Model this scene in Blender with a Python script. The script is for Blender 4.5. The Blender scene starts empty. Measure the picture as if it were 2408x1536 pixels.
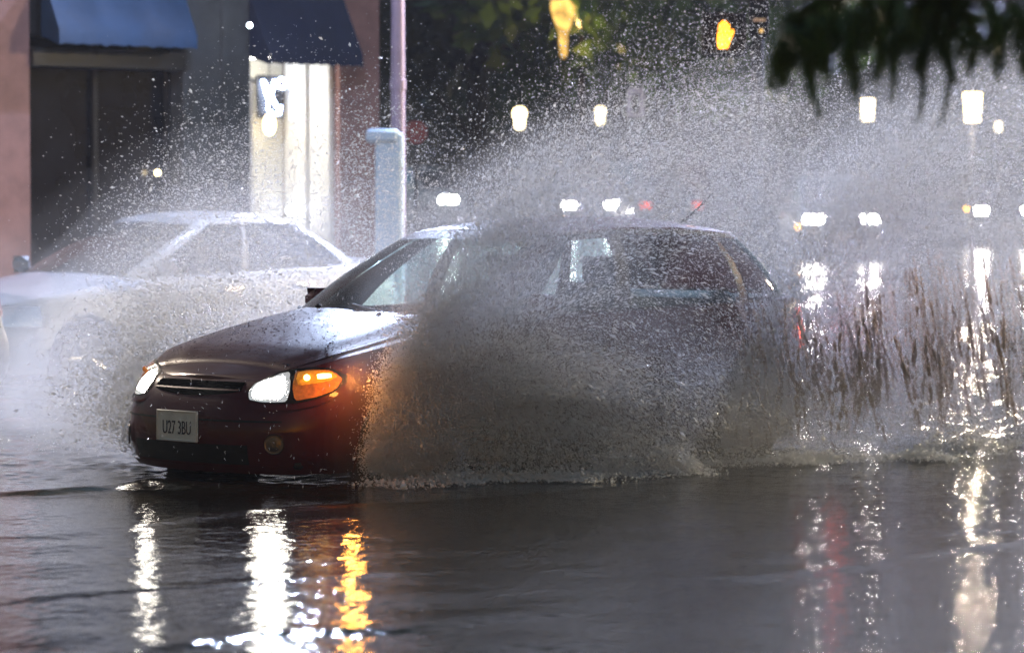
import bpy, math, random
import numpy as np
from mathutils import Vector, Matrix

random.seed(11)
rng = np.random.default_rng(11)
SC = bpy.context.scene
COL = SC.collection
R = math.radians

# ------------------------------------------------------------------ camera frame
F = 8361.0                      # focal length in units of a 2408 px wide frame
CAMZ = 1.48                     # above the flood water (z = 0)
PITCH = math.atan(318 / F)


def at(px, py, Y):
    """the point at depth Y that is seen at px, py of a 2408 x 1536 frame"""
    dx = (px - 1204) / F
    dy = (768 - py) / F
    d = Vector((dx, math.cos(PITCH) + dy * math.sin(PITCH), -math.sin(PITCH) + dy * math.cos(PITCH)))
    d *= Y / d.y
    return Vector((d.x, d.y, d.z + CAMZ))


ANG = math.atan2(-0.713, -0.701)          # heading of the street (towards the lower left)
U = np.array([-0.701, -0.713, 0.0])
V = np.array([0.713, -0.701, 0.0])
CAR = np.array([-0.179, 19.75, 0.0])


def street(u, v, z=0.0):
    p = CAR + u * U + v * V
    return Vector((p[0], p[1], z))


# ------------------------------------------------------------------ materials
def new_mat(name):
    m = bpy.data.materials.new(name)
    m.use_nodes = True
    nt = m.node_tree
    nt.nodes.clear()
    out = nt.nodes.new('ShaderNodeOutputMaterial')
    return m, nt, out


def N(nt, t, **kw):
    n = nt.nodes.new(t)
    for k, v in kw.items():
        if k in n.bl_rna.properties:
            setattr(n, k, v)
    return n


def mat(name, col, rough=0.5, metal=0.0, emit=None, estr=0.0, coat=0.0, var=0.25, scale=6.0, bump=0.0,
        bscale=40.0, spec=0.5, ior=1.45, trans=0.0):
    m, nt, out = new_mat(name)
    p = N(nt, 'ShaderNodeBsdfPrincipled')
    tc = N(nt, 'ShaderNodeTexCoord')
    if var > 0:
        no = N(nt, 'ShaderNodeTexNoise')
        no.inputs['Scale'].default_value = scale
        no.inputs['Detail'].default_value = 6
        no.inputs['Roughness'].default_value = 0.65
        nt.links.new(tc.outputs['Object'], no.inputs['Vector'])
        r = N(nt, 'ShaderNodeValToRGB')
        r.color_ramp.elements[0].position = 0.3
        r.color_ramp.elements[1].position = 0.7
        r.color_ramp.elements[0].color = (*[max(0, c * (1 - var)) for c in col], 1)
        r.color_ramp.elements[1].color = (*[min(1, c * (1 + var)) for c in col], 1)
        nt.links.new(no.outputs['Fac'], r.inputs['Fac'])
        nt.links.new(r.outputs['Color'], p.inputs['Base Color'])
        mr = N(nt, 'ShaderNodeMapRange')
        mr.inputs['To Min'].default_value = max(0.02, rough * 0.75)
        mr.inputs['To Max'].default_value = min(1, rough * 1.25)
        nt.links.new(no.outputs['Fac'], mr.inputs['Value'])
        nt.links.new(mr.outputs['Result'], p.inputs['Roughness'])
    else:
        p.inputs['Base Color'].default_value = (*col, 1)
        p.inputs['Roughness'].default_value = rough
    p.inputs['Metallic'].default_value = metal
    p.inputs['IOR'].default_value = ior
    p.inputs['Specular IOR Level'].default_value = spec
    p.inputs['Coat Weight'].default_value = coat
    p.inputs['Coat Roughness'].default_value = 0.04
    p.inputs['Transmission Weight'].default_value = trans
    if emit is not None:
        p.inputs['Emission Color'].default_value = (*emit, 1)
        p.inputs['Emission Strength'].default_value = estr
    if bump > 0:
        n2 = N(nt, 'ShaderNodeTexNoise')
        n2.inputs['Scale'].default_value = bscale
        n2.inputs['Detail'].default_value = 4
        nt.links.new(tc.outputs['Object'], n2.inputs['Vector'])
        b = N(nt, 'ShaderNodeBump')
        b.inputs['Strength'].default_value = bump
        b.inputs['Distance'].default_value = 0.01
        nt.links.new(n2.outputs['Fac'], b.inputs['Height'])
        nt.links.new(b.outputs['Normal'], p.inputs['Normal'])
    nt.links.new(p.outputs['BSDF'], out.inputs['Surface'])
    return m


def emis(name, col, s, noise=0.0, scale=30.0):
    m, nt, out = new_mat(name)
    e = N(nt, 'ShaderNodeEmission')
    e.inputs['Color'].default_value = (*col, 1)
    e.inputs['Strength'].default_value = s
    if noise > 0:
        tc = N(nt, 'ShaderNodeTexCoord')
        no = N(nt, 'ShaderNodeTexNoise')
        no.inputs['Scale'].default_value = scale
        no.inputs['Detail'].default_value = 3
        nt.links.new(tc.outputs['Object'], no.inputs['Vector'])
        mr = N(nt, 'ShaderNodeMapRange')
        mr.inputs['From Min'].default_value = 0.35
        mr.inputs['From Max'].default_value = 0.65
        mr.inputs['To Min'].default_value = s * (1 - noise)
        mr.inputs['To Max'].default_value = s * (1 + noise)
        nt.links.new(no.outputs['Fac'], mr.inputs['Value'])
        nt.links.new(mr.outputs['Result'], e.inputs['Strength'])
    nt.links.new(e.outputs['Emission'], out.inputs['Surface'])
    return m


def glass(name, tint, refl=1.0, rough=0.02, haze=0.0):
    m, nt, out = new_mat(name)
    tr = N(nt, 'ShaderNodeBsdfTransparent')
    tr.inputs['Color'].default_value = (*tint, 1)
    gl = N(nt, 'ShaderNodeBsdfGlossy')
    gl.inputs['Roughness'].default_value = rough
    fr = N(nt, 'ShaderNodeFresnel')
    fr.inputs['IOR'].default_value = 1.5
    tc = N(nt, 'ShaderNodeTexCoord')
    no = N(nt, 'ShaderNodeTexNoise')
    no.inputs['Scale'].default_value = 60
    no.inputs['Detail'].default_value = 3
    nt.links.new(tc.outputs['Object'], no.inputs['Vector'])
    b = N(nt, 'ShaderNodeBump')
    b.inputs['Strength'].default_value = 0.25
    b.inputs['Distance'].default_value = 0.003
    nt.links.new(no.outputs['Fac'], b.inputs['Height'])
    nt.links.new(b.outputs['Normal'], gl.inputs['Normal'])
    mx = N(nt, 'ShaderNodeMixShader')
    nt.links.new(fr.outputs['Fac'], mx.inputs['Fac'])
    nt.links.new(tr.outputs['BSDF'], mx.inputs[1])
    nt.links.new(gl.outputs['BSDF'], mx.inputs[2])
    last = mx
    if haze > 0:
        df = N(nt, 'ShaderNodeBsdfTranslucent')
        df.inputs['Color'].default_value = (0.6, 0.7, 0.7, 1)
        m2 = N(nt, 'ShaderNodeMixShader')
        m2.inputs['Fac'].default_value = haze
        nt.links.new(mx.outputs['Shader'], m2.inputs[1])
        nt.links.new(df.outputs['BSDF'], m2.inputs[2])
        last = m2
    nt.links.new(last.outputs['Shader'], out.inputs['Surface'])
    return m


def leafmat(name, col, var=0.5, trans=0.35):
    m, nt, out = new_mat(name)
    tc = N(nt, 'ShaderNodeTexCoord')
    no = N(nt, 'ShaderNodeTexNoise')
    no.inputs['Scale'].default_value = 1.3
    no.inputs['Detail'].default_value = 5
    nt.links.new(tc.outputs['Object'], no.inputs['Vector'])
    r = N(nt, 'ShaderNodeValToRGB')
    r.color_ramp.elements[0].position = 0.35
    r.color_ramp.elements[1].position = 0.65
    r.color_ramp.elements[0].color = (*[c * (1 - var) for c in col], 1)
    r.color_ramp.elements[1].color = (*[c * (1 + var) for c in col], 1)
    nt.links.new(no.outputs['Fac'], r.inputs['Fac'])
    d = N(nt, 'ShaderNodeBsdfPrincipled')
    d.inputs['Roughness'].default_value = 0.5
    nt.links.new(r.outputs['Color'], d.inputs['Base Color'])
    t = N(nt, 'ShaderNodeBsdfTranslucent')
    nt.links.new(r.outputs['Color'], t.inputs['Color'])
    mx = N(nt, 'ShaderNodeMixShader')
    mx.inputs['Fac'].default_value = trans
    nt.links.new(d.outputs['BSDF'], mx.inputs[1])
    nt.links.new(t.outputs['BSDF'], mx.inputs[2])
    nt.links.new(mx.outputs['Shader'], out.inputs['Surface'])
    return m


# ------------------------------------------------------------------ mesh helpers
def raw_mesh(name, verts, faces, material=None, parent=None, smooth=False):
    """verts (n,3) array, faces (m,k) array of equal sided polygons"""
    verts = np.asarray(verts, dtype=np.float32)
    faces = np.asarray(faces, dtype=np.int32)
    me = bpy.data.meshes.new(name)
    me.vertices.add(len(verts))
    me.vertices.foreach_set('co', verts.ravel())
    m, k = faces.shape
    me.loops.add(m * k)
    me.loops.foreach_set('vertex_index', faces.ravel())
    me.polygons.add(m)
    me.polygons.foreach_set('loop_start', np.arange(0, m * k, k, dtype=np.int32))
    me.polygons.foreach_set('loop_total', np.full(m, k, dtype=np.int32))
    me.polygons.foreach_set('use_smooth', np.full(m, smooth, dtype=bool))
    me.update(calc_edges=True)
    o = bpy.data.objects.new(name, me)
    COL.objects.link(o)
    if material:
        me.materials.append(material)
    if parent:
        o.parent = parent
    return o


class MB:
    def __init__(self):
        self.v = []
        self.f = []

    def add(self, vs, fs):
        b = len(self.v)
        self.v += [tuple(map(float, p)) for p in vs]
        self.f += [tuple(i + b for i in f) for f in fs]
        return self

    def box(self, c, s, rz=0.0, bev=0.0, rx=0.0, ry=0.0):
        hx, hy, hz = s[0] / 2, s[1] / 2, s[2] / 2
        M = Matrix.Translation(c) @ Matrix.Rotation(rz, 4, 'Z') @ Matrix.Rotation(ry, 4, 'Y') @ Matrix.Rotation(rx, 4, 'X')
        if bev <= 0:
            P = [Vector((x, y, z)) for z in (-hz, hz) for y in (-hy, hy) for x in (-hx, hx)]
            Fc = [(0, 2, 3, 1), (4, 5, 7, 6), (0, 1, 5, 4), (2, 6, 7, 3), (0, 4, 6, 2), (1, 3, 7, 5)]
            return self.add([M @ p for p in P], Fc)
        b = min(bev, hx * .9, hy * .9, hz * .9)
        rings = []
        for z, i in ((-hz, b), (-hz + b, 0), (hz - b, 0), (hz, b)):
            x, y = hx - i, hy - i
            rings.append([Vector(q) for q in ((x - b, -y, z), (x, -y + b, z), (x, y - b, z), (x - b, y, z),
                                               (-x + b, y, z), (-x, y - b, z), (-x, -y + b, z), (-x + b, -y, z))])
        vs = [M @ p for r in rings for p in r]
        fs = []
        for j in range(3):
            for i in range(8):
                k = (i + 1) % 8
                fs.append((j * 8 + i, j * 8 + k, j * 8 + 8 + k, j * 8 + 8 + i))
        fs.append(tuple(range(7, -1, -1)))
        fs.append(tuple(range(24, 32)))
        return self.add(vs, fs)

    def tube(self, path, rad, n=8, cap=True):
        path = [Vector(p) for p in path]
        if not hasattr(rad, '__len__'):
            rad = [rad] * len(path)
        vs = []
        for i, p in enumerate(path):
            d = (path[min(i + 1, len(path) - 1)] - path[max(i - 1, 0)])
            if d.length < 1e-9:
                d = Vector((0, 0, 1))
            d.normalize()
            a = d.orthogonal().normalized() if i == 0 else (a - d * a.dot(d)).normalized()
            b = d.cross(a)
            for k in range(n):
                t = 2 * math.pi * k / n
                vs.append(p + float(rad[i]) * (math.cos(t) * a + math.sin(t) * b))
        fs = []
        for i in range(len(path) - 1):
            for k in range(n):
                k2 = (k + 1) % n
                fs.append((i * n + k, i * n + k2, (i + 1) * n + k2, (i + 1) * n + k))
        if cap:
            fs.append(tuple(range(n - 1, -1, -1)))
            fs.append(tuple((len(path) - 1) * n + k for k in range(n)))
        return self.add(vs, fs)

    def lathe(self, prof, n=24, M=None):
        """prof: list of (r, z) turned about Z"""
        M = M or Matrix.Identity(4)
        vs = [M @ Vector((r * math.cos(2 * math.pi * k / n), r * math.sin(2 * math.pi * k / n), z)) for r, z in prof for k in range(n)]
        fs = []
        for i in range(len(prof) - 1):
            for k in range(n):
                k2 = (k + 1) % n
                fs.append((i * n + k, i * n + k2, (i + 1) * n + k2, (i + 1) * n + k))
        return self.add(vs, fs)

    def ball(self, c, r, n=16, sz=1.0):
        m = n // 2
        prof = [(r * math.sin(math.pi * i / m) + 1e-5, -r * sz * math.cos(math.pi * i / m)) for i in range(m + 1)]
        return self.lathe(prof, n, Matrix.Translation(c))

    def grid(self, P, closed=False):
        """P[i][j] points"""
        n, m = len(P), len(P[0])
        vs = [p for row in P for p in row]
        fs = [(i * m + j, i * m + j + 1, (i + 1) * m + j + 1, (i + 1) * m + j) for i in range(n - 1) for j in range(m - 1)]
        return self.add(vs, fs)

    def poly(self, pts2, M, depth):
        """extruded outline; pts2 in local x, z; depth along local y; M places it"""
        n = len(pts2)
        vs = [M @ Vector((x, 0, z)) for x, z in pts2] + [M @ Vector((x, depth, z)) for x, z in pts2]
        fs = [tuple(range(n)), tuple(range(2 * n - 1, n - 1, -1))]
        for i in range(n):
            k = (i + 1) % n
            fs.append((i, i + n, k + n, k))
        return self.add(vs, fs)

    def build(self, name, material=None, parent=None, smooth=True, ang=40):
        me = bpy.data.meshes.new(name)
        me.from_pydata(self.v, [], self.f)
        me.update()
        if material:
            me.materials.append(material)
        me.polygons.foreach_set('use_smooth', [smooth] * len(me.polygons))
        if smooth and ang:
            try:
                me.set_sharp_from_angle(angle=R(ang))
            except Exception:
                pass
        o = bpy.data.objects.new(name, me)
        COL.objects.link(o)
        if parent:
            o.parent = parent
        return o


def tag(o, label=None, cat=None, group=None, kind=None):
    if label: o['label'] = label
    if cat: o['category'] = cat
    if group: o['group'] = group
    if kind: o['kind'] = kind
    return o


def empty(name, loc=(0, 0, 0), rz=0.0):
    o = bpy.data.objects.new(name, None)
    o.empty_display_size = 0.2
    COL.objects.link(o)
    o.location = loc
    o.rotation_euler = (0, 0, rz)
    return o


def copy_tree(o, parent=None):
    c = o.copy()
    COL.objects.link(c)
    c.parent = parent
    for ch in list(o.children):
        copy_tree(ch, c)
    return c


def lamp(name, kind, energy, col, loc, parent=None, size=0.1, target=None, spot=60, blend=0.6):
    l = bpy.data.lights.new(name, kind)
    l.energy = energy
    l.color = col
    if kind == 'SPOT':
        l.spot_size = R(spot)
        l.spot_blend = blend
        l.shadow_soft_size = size
    elif kind == 'POINT':
        l.shadow_soft_size = size
    o = bpy.data.objects.new(name, l)
    COL.objects.link(o)
    if parent:
        o.parent = parent
    o.location = loc
    if target is not None:
        o.rotation_euler = (Vector(target) - Vector(loc)).to_track_quat('-Z', 'Y').to_euler()
    return o


def text_mesh(s, size, sx=1.0):
    cu = bpy.data.curves.new('lettering', 'FONT')
    cu.body = s
    cu.size = size
    cu.align_x = 'CENTER'
    cu.align_y = 'CENTER'
    cu.extrude = 0.0012
    o = bpy.data.objects.new('lettering', cu)
    COL.objects.link(o)
    bpy.context.view_layer.update()
    dg = bpy.context.evaluated_depsgraph_get()
    me = bpy.data.meshes.new_from_object(o.evaluated_get(dg))
    bpy.data.objects.remove(o)
    for v in me.vertices:
        v.co.x *= sx
    return me


def catmull(P, k):
    P = np.asarray(P, float)
    n = len(P)
    k = np.clip(np.atleast_1d(np.asarray(k, float)), 0, n - 1 - 1e-9)
    i = np.floor(k).astype(int)
    t = (k - i)[:, None]
    p0 = P[np.maximum(i - 1, 0)]
    p1 = P[i]
    p2 = P[np.minimum(i + 1, n - 1)]
    p3 = P[np.minimum(i + 2, n - 1)]
    return 0.5 * ((2 * p1) + (-p0 + p2) * t + (2 * p0 - 5 * p1 + 4 * p2 - p3) * t ** 2 + (-p0 + 3 * p1 - 3 * p2 + p3) * t ** 3)


def interp(x, tab):
    tab = sorted(tab)
    return np.interp(x, [a for a, b in tab], [b for a, b in tab])
SKY = 0.15
EXPO = .5
L1E = 3600
L2E = 42000
L3E = 50000
SPILL = .11
HAZE = .0003
SUNEL = 4
SPL = 5
L4E = 3800
NEAR_D = .17
FAR_D = .09

# ------------------------------------------------------------------ car shapes (local X forward, Y left, Z up from the road)
HATCH = dict(
    plan=[(2.17, 0), (2.163, .16), (2.142, .31), (2.10, .45), (2.035, .57), (1.94, .675), (1.80, .755), (1.62, .805), (1.32, .84),
          (.9, .855), (0, .866), (-.9, .862), (-1.3, .855), (-1.65, .835), (-1.88, .79), (-2.03, .70), (-2.11, .55), (-2.15, .35), (-2.17, 0)],
    top=[(2.17, .655), (2.05, .685), (1.9, .722), (1.7, .772), (1.4, .832), (1.1, .888), (.85, .928), (.3, .955), (-.5, .968),
         (-1.3, .985), (-1.9, 1.01), (-2.17, 1.01)],
    crown=[(2.17, 0), (2.0, .02), (1.8, .04), (1.3, .068), (.9, .075), (.5, .06), (-1.8, .01), (-2.17, 0)],
    base=[(1.03, 0), (1.01, .25), (.95, .48), (.86, .62), (.70, .705), (.25, .74), (-.33, .752), (-1.0, .748), (-1.42, .728),
          (-1.78, .67), (-1.98, .52), (-2.06, .3), (-2.08, 0)],
    roof=[(.17, 0), (.16, .2), (.125, .38), (.06, .48), (-.08, .535), (-.24, .56), (-.44, .57), (-1.0, .568), (-1.3, .555),
          (-1.50, .52), (-1.60, .42), (-1.64, .25), (-1.65, 0)],
    roofz=[(.17, 1.365), (-.08, 1.385), (-.5, 1.42), (-1.0, 1.415), (-1.5, 1.375), (-1.65, 1.355)],
    roofcrown=.065, glass=((0, 3.15), (4.25, 5.93), (6.12, 7.85), (8.1, 9.3), (10.3, 12)), cowl=.80, deck=-2.0, axles=(1.32, -1.29))
SEDAN = dict(HATCH)
SEDAN.update(
    plan=[(2.24, 0), (2.23, .2), (2.20, .36), (2.14, .5), (2.05, .62), (1.93, .72), (1.80, .79), (1.62, .83), (1.35, .86),
          (.9, .875), (0, .885), (-.9, .88), (-1.4, .87), (-1.8, .845), (-2.05, .80), (-2.2, .70), (-2.28, .55), (-2.32, .3), (-2.33, 0)],
    top=[(2.24, .70), (2.05, .73), (1.8, .78), (1.4, .84), (1.0, .90), (.3, .94), (-.5, .965), (-1.3, .99), (-1.9, 1.02), (-2.33, 1.0)],
    crown=[(2.24, 0), (2.0, .03), (1.3, .07), (.9, .075), (-1.5, .06), (-2.0, .05), (-2.33, .0)],
    base=[(1.12, 0), (1.10, .25), (1.04, .48), (.94, .64), (.78, .72), (.3, .755), (-.33, .765), (-.9, .76), (-1.3, .745),
          (-1.62, .70), (-1.78, .55), (-1.85, .3), (-1.87, 0)],
    roof=[(.02, 0), (.01, .2), (-.02, .38), (-.09, .48), (-.2, .54), (-.3, .565), (-.47, .575), (-.75, .57), (-.95, .555),
          (-1.06, .52), (-1.14, .42), (-1.18, .25), (-1.19, 0)],
    roofz=[(.1, 1.37), (-.2, 1.39), (-.5, 1.40), (-.8, 1.395), (-1.19, 1.355)], roofcrown=.06,
    glass=((0, 3.15), (4.2, 5.93), (6.1, 8.6), (10.2, 12)), cowl=.85, deck=-1.6, axles=(1.35, -1.33))
SUV = dict(SEDAN)
SUV.update(
    top=[(2.24, .86), (2.05, .9), (1.8, .94), (1.4, 1.0), (1.0, 1.04), (.3, 1.07), (-.5, 1.09), (-1.9, 1.12), (-2.33, 1.1)],
    base=[(1.1, 0), (1.08, .25), (1.03, .48), (.93, .64), (.78, .73), (.3, .77), (-.33, .78), (-1.1, .775), (-1.7, .76),
          (-2.05, .72), (-2.2, .58), (-2.27, .3), (-2.28, 0)],
    roof=[(.3, 0), (.29, .2), (.26, .4), (.19, .52), (.08, .59), (-.1, .62), (-.5, .635), (-1.1, .63), (-1.6, .615),
          (-1.85, .58), (-1.95, .46), (-2.0, .25), (-2.0, 0)],
    roofz=[(.3, 1.62), (-.2, 1.66), (-1, 1.67), (-1.7, 1.65), (-2.0, 1.6)],
    glass=((0, 3.1), (4.2, 5.93), (6.1, 7.9), (8.1, 9.4), (10.3, 12)), cowl=.85, deck=-2.2)


class Shape:
    def __init__(s, d):
        s.d = d
        s.plan = np.array(d['plan'], float)
        s.K = len(s.plan) - 1
        s.kt = np.linspace(0, s.K, 800)
        s.pt = catmull(s.plan, s.kt)

    def k_v(s, v):                                  # front half
        n = int(np.argmax(s.pt[:, 0] < 1.45))
        return np.interp(v, np.maximum.accumulate(s.pt[:n, 1]), s.kt[:n])

    def k_vr(s, v):                                 # rear half
        n = int(np.argmax(s.pt[:, 0] < -1.7))
        return np.interp(v, np.maximum.accumulate(s.pt[n:, 1][::-1]), s.kt[n:][::-1])

    def k_u(s, u):
        return np.interp(-np.asarray(u), np.maximum.accumulate(-s.pt[:, 0]), s.kt)

    def nrm(s, k):
        a = catmull(s.plan, np.clip(k - .08, 0, s.K))
        b = catmull(s.plan, np.clip(k + .08, 0, s.K))
        t = b - a
        n = np.stack([t[:, 1], -t[:, 0]], 1)
        n[np.atleast_1d(k) < .05] = (1, 0)
        n[np.atleast_1d(k) > s.K - .05] = (-1, 0)
        return n / np.linalg.norm(n, axis=1)[:, None]

    def zlim(s, k):
        u = catmull(s.plan, k)[:, 0]
        zt = interp(u, s.d['top'])
        zb = interp(u, [(2.2, .185), (1.6, .19), (1, .2), (-1.4, .2), (-2.2, .29)])
        return zb, zt

    def surf(s, k, z, side=1, off=0.0):
        k = np.atleast_1d(np.asarray(k, float))
        z = np.broadcast_to(np.asarray(z, float), k.shape)
        p = catmull(s.plan, k)
        n = s.nrm(k)
        zb, zt = s.zlim(k)
        rel = np.clip((z - zb) / (zt - zb), 0, 1)
        fs = np.interp(rel, [0, .08, .2, .5, .72, .88, .96, 1], [.07, .035, .015, 0, .008, .03, .055, .085])
        ff = np.interp(rel, [0, .1, .22, .42, .58, .72, .86, .95, 1], [.075, .03, .012, 0, .012, .035, .075, .115, .16])
        fr = np.interp(rel, [0, .1, .25, .45, .6, .8, 1], [.09, .03, 0, .01, .05, .075, .10])
        wf = np.clip(n[:, 0] * 1.5 - .15, 0, 1)
        wr = np.clip(-n[:, 0] * 1.5 - .15, 0, 1)
        ins = ff * wf + fr * wr + fs * (1 - wf - wr)
        q = p - n * (ins - off)[:, None] if np.ndim(off) else p - n * (ins - off)[:, None]
        return np.stack([q[:, 0], q[:, 1] * side, z], 1)

    def gh(s, k, t, side=1, off=0.0):
        k = np.atleast_1d(np.asarray(k, float))
        t = np.broadcast_to(np.asarray(t, float), k.shape)
        b = catmull(s.d['base'], k)
        r = catmull(s.d['roof'], k)
        zb = interp(b[:, 0], s.d['top']) - .02 + np.interp(np.abs(b[:, 1]), [0, .75], [1, 0]) * interp(b[:, 0], s.d['crown'])
        zr = interp(r[:, 0], s.d['roofz']) + s.d['roofcrown'] * .6 * (1 - (r[:, 1] / .57) ** 2).clip(0, 1)
        bulge = .045 * np.sin(np.pi * t)
        tt = t[:, None]
        xy = b * (1 - tt) + r * tt
        c = np.stack([np.full(len(k), -.45), np.zeros(len(k))], 1)
        d = xy - c
        d /= np.linalg.norm(d, axis=1)[:, None] + 1e-9
        xy = xy + d * (bulge + off)[:, None]
        z = zb + t * (zr - zb)
        return np.stack([xy[:, 0], xy[:, 1] * side, z], 1)

    def patch(s, ks, zb, zt, side=1, off=.004, rows=6, name='patch', m=None, parent=None):
        ks = np.asarray(ks, float)
        P = [s.surf(ks, zb + (zt - zb) * r / rows, side, off) for r in range(rows + 1)]
        return MB().grid(P).build(name, m, parent)

    def gpatch(s, k0, k1, t0, t1, side=1, off=.003, name='window', m=None, parent=None, nk=14, nt=8):
        ks = np.linspace(k0, k1, nk)
        P = [s.gh(ks, t0 + (t1 - t0) * j / nt, side, off) for j in range(nt + 1)]
        return MB().grid(P).build(name, m, parent)


def car_shell(S, root, paint, black, detail=1.0):
    d = S.d
    n = int(110 * detail)
    ks = np.linspace(0, S.K, n)
    taus = [0, .04, .1, .18, .26, .34, .42, .5, .58, .66, .74, .82, .89, .94, .98, 1]
    zb, zt = S.zlim(ks)
    body = MB()
    edge = {}
    for side in (1, -1):
        P = np.array([S.surf(ks, zb + (zt - zb) * t, side) for t in taus])
        # wheel arches: move the vertices next to the circle onto it, leave out the faces inside
        Rr = .345
        for ax in d['axles']:
            du = P[:, :, 0] - ax
            dz = P[:, :, 2] - .31
            r = np.hypot(du, dz)
            sel = (r > Rr - .045) & (r < Rr + .035) & (np.abs(P[:, :, 1]) > .6)
            f = np.where(sel, Rr / np.maximum(r, 1e-6), 1)
            P[:, :, 0] = np.where(sel, ax + du * f, P[:, :, 0])
            P[:, :, 2] = np.where(sel, np.maximum(.31 + dz * f, .17), P[:, :, 2])
        b0 = len(body.v)
        m = len(ks)
        body.v += [tuple(p) for row in P for p in row]
        for i in range(len(taus) - 1):
            for j in range(m - 1):
                q = (P[i, j] + P[i + 1, j + 1] + P[i + 1, j] + P[i, j + 1]) / 4
                if abs(q[1]) > .55 and any((q[0] - ax) ** 2 + (q[2] - .31) ** 2 < (Rr - .004) ** 2 for ax in d['axles']):
                    continue
                fc = (b0 + i * m + j, b0 + i * m + j + 1, b0 + (i + 1) * m + j + 1, b0 + (i + 1) * m + j)
                body.f.append(fc if side < 0 else fc[::-1])
        edge[side] = P[-1]
    # bonnet side and rear deck surfaces close the top between the two shoulder lines
    def span(sel, nv=20):
        rows = []
        for i in sel:
            a, b = edge[1][i], edge[-1][i]
            w = np.linspace(1, -1, nv)
            cr = interp(a[0], d['crown'])
            rows.append([(a[0] + .0 * x, a[1] * x, a[2] + cr * (1 - abs(x) ** 2.2)) for x in w])
        body.grid(rows)
    span([i for i in range(n) if edge[1][i][0] > d['cowl'] - .05])
    span([i for i in range(n) if edge[1][i][0] < d['deck'] + .35])
    # floor
    und = [i for i in range(n)]
    o = body.build('body', paint, root, ang=55)
    # cabin shell with openings for the glass
    cab = MB()
    tw = (.07, .90)
    bounds = sorted({b for g in d['glass'] for b in g} | set(np.arange(0, 12.01, .25)))
    kk = np.array(bounds)
    tt = [0, .07, .2, .4, .6, .8, .90, .95, 1]
    for side in (1, -1):
        P = np.array([S.gh(kk, t, side) for t in tt])
        b0 = len(cab.v)
        m = len(kk)
        cab.v += [tuple(p) for row in P for p in row]
        for i in range(len(tt) - 1):
            for j in range(m - 1):
                km = (kk[j] + kk[j + 1]) / 2
                tm = (tt[i] + tt[i + 1]) / 2
                if tw[0] < tm < tw[1] and any(a < km < b for a, b in d['glass']):
                    continue
                fc = (b0 + i * m + j, b0 + i * m + j + 1, b0 + (i + 1) * m + j + 1, b0 + (i + 1) * m + j)
                cab.f.append(fc if side < 0 else fc[::-1])
    kr = np.linspace(0, 12, 50)
    top = S.gh(kr, 1.0)
    rows = []
    for p in top:
        w = np.linspace(1, -1, 15)
        zc = d['roofcrown'] * .4
        e = np.clip((abs(p[1]) / .57), 0, 1)
        rows.append([(p[0], p[1] * x, p[2] + (zc * e ** 1.5) * (1 - x * x) + d['roofcrown'] * .6 * ((p[1] / .57) ** 2) * (1 - x * x)) for x in w])
    cab.grid(rows)
    cab.build('cabin_frame', paint, root, ang=60)
    return o


def car_glass(S, root, m_front, m_side):
    names = ['windshield'] + ['side_window'] * (len(S.d['glass']) - 2) + ['rear_window']
    for (a, b), nm in zip(S.d['glass'], names):
        if nm == 'side_window':
            for side in (1, -1):
                S.gpatch(a - .03, b + .03, .055, .915, side, .004, nm, m_side, root)
        else:
            mb = MB()
            ks = np.linspace(a - .03 if a > 0 else a, b + .03 if b < 12 else b, 16)
            rows = []
            for j in range(9):
                t = .055 + .86 * j / 8
                L = S.gh(ks, t, 1, .004)
                Rr = S.gh(ks, t, -1, .004)
                row = np.concatenate([Rr[::-1], L[1:]]) if a == 0 else np.concatenate([L, Rr[::-1][1:]])
                rows.append(row)
            mb.grid(rows).build(nm, m_front, root)


def wheel(root, u, v, side, tyre_m, rim_m):
    M = Matrix.Translation((u, v, .31)) @ Matrix.Rotation(R(-90 * side), 4, 'X')
    t = MB().lathe([(.19, -.1), (.28, -.105), (.305, -.08), (.31, -.04), (.31, .04), (.305, .08), (.28, .105), (.19, .1)], 36, M)
    o = t.build('wheel', tyre_m, root)
    r = MB().lathe([(.001, .06), (.05, .065), (.07, .05), (.185, .055), (.2, .085), (.205, .09)], 36, M)
    for i in range(7):
        a = 2 * math.pi * i / 7
        p0 = M @ Vector((.05 * math.cos(a), .05 * math.sin(a), .075))
        p1 = M @ Vector((.19 * math.cos(a), .19 * math.sin(a), .085))
        r.tube([p0, p1], [.025, .016], 6)
    r.build('rim', rim_m, o)
    return o


def seat(root, u, v, m):
    b = MB()
    b.box((u, v, .48), (.5, .48, .16), bev=.06)
    b.box((u - .3, v, .8), (.16, .46, .62), bev=.07, ry=R(-14))
    b.box((u - .4, v, 1.17), (.1, .26, .17), bev=.05)
    return b.build('seat', m, root)

# ------------------------------------------------------------------ shared materials
M_maroon = mat('maroon_paint', (.045, .006, .007), .34, .0, coat=.22, var=.18, scale=3, bump=.04, bscale=90, spec=.08)
M_white = mat('white_paint', (.42, .44, .47), .35, 0, coat=.8, var=.05, scale=2)
M_dark = mat('black_paint', (.012, .012, .014), .3, 0, coat=.8, var=.2)
M_silver = mat('silver_paint', (.35, .36, .38), .35, .4, coat=.6, var=.1)
M_blackp = mat('black_plastic', (.009, .009, .009), .6, var=.3, scale=20, spec=.15)
M_trim = mat('interior_trim', (.03, .03, .033), .7, var=.3)
M_seat = mat('seat_fabric', (.05, .05, .055), .9, var=.3, scale=30)
M_tyre = mat('tyre_rubber', (.015, .015, .015), .8, var=.3, scale=40)
M_rim = mat('rim_metal', (.4, .4, .42), .35, .9, var=.1)
M_chrome = mat('reflector_chrome', (.75, .75, .77), .18, 1.0, var=.12, scale=25, bump=.6, bscale=60)
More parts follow.
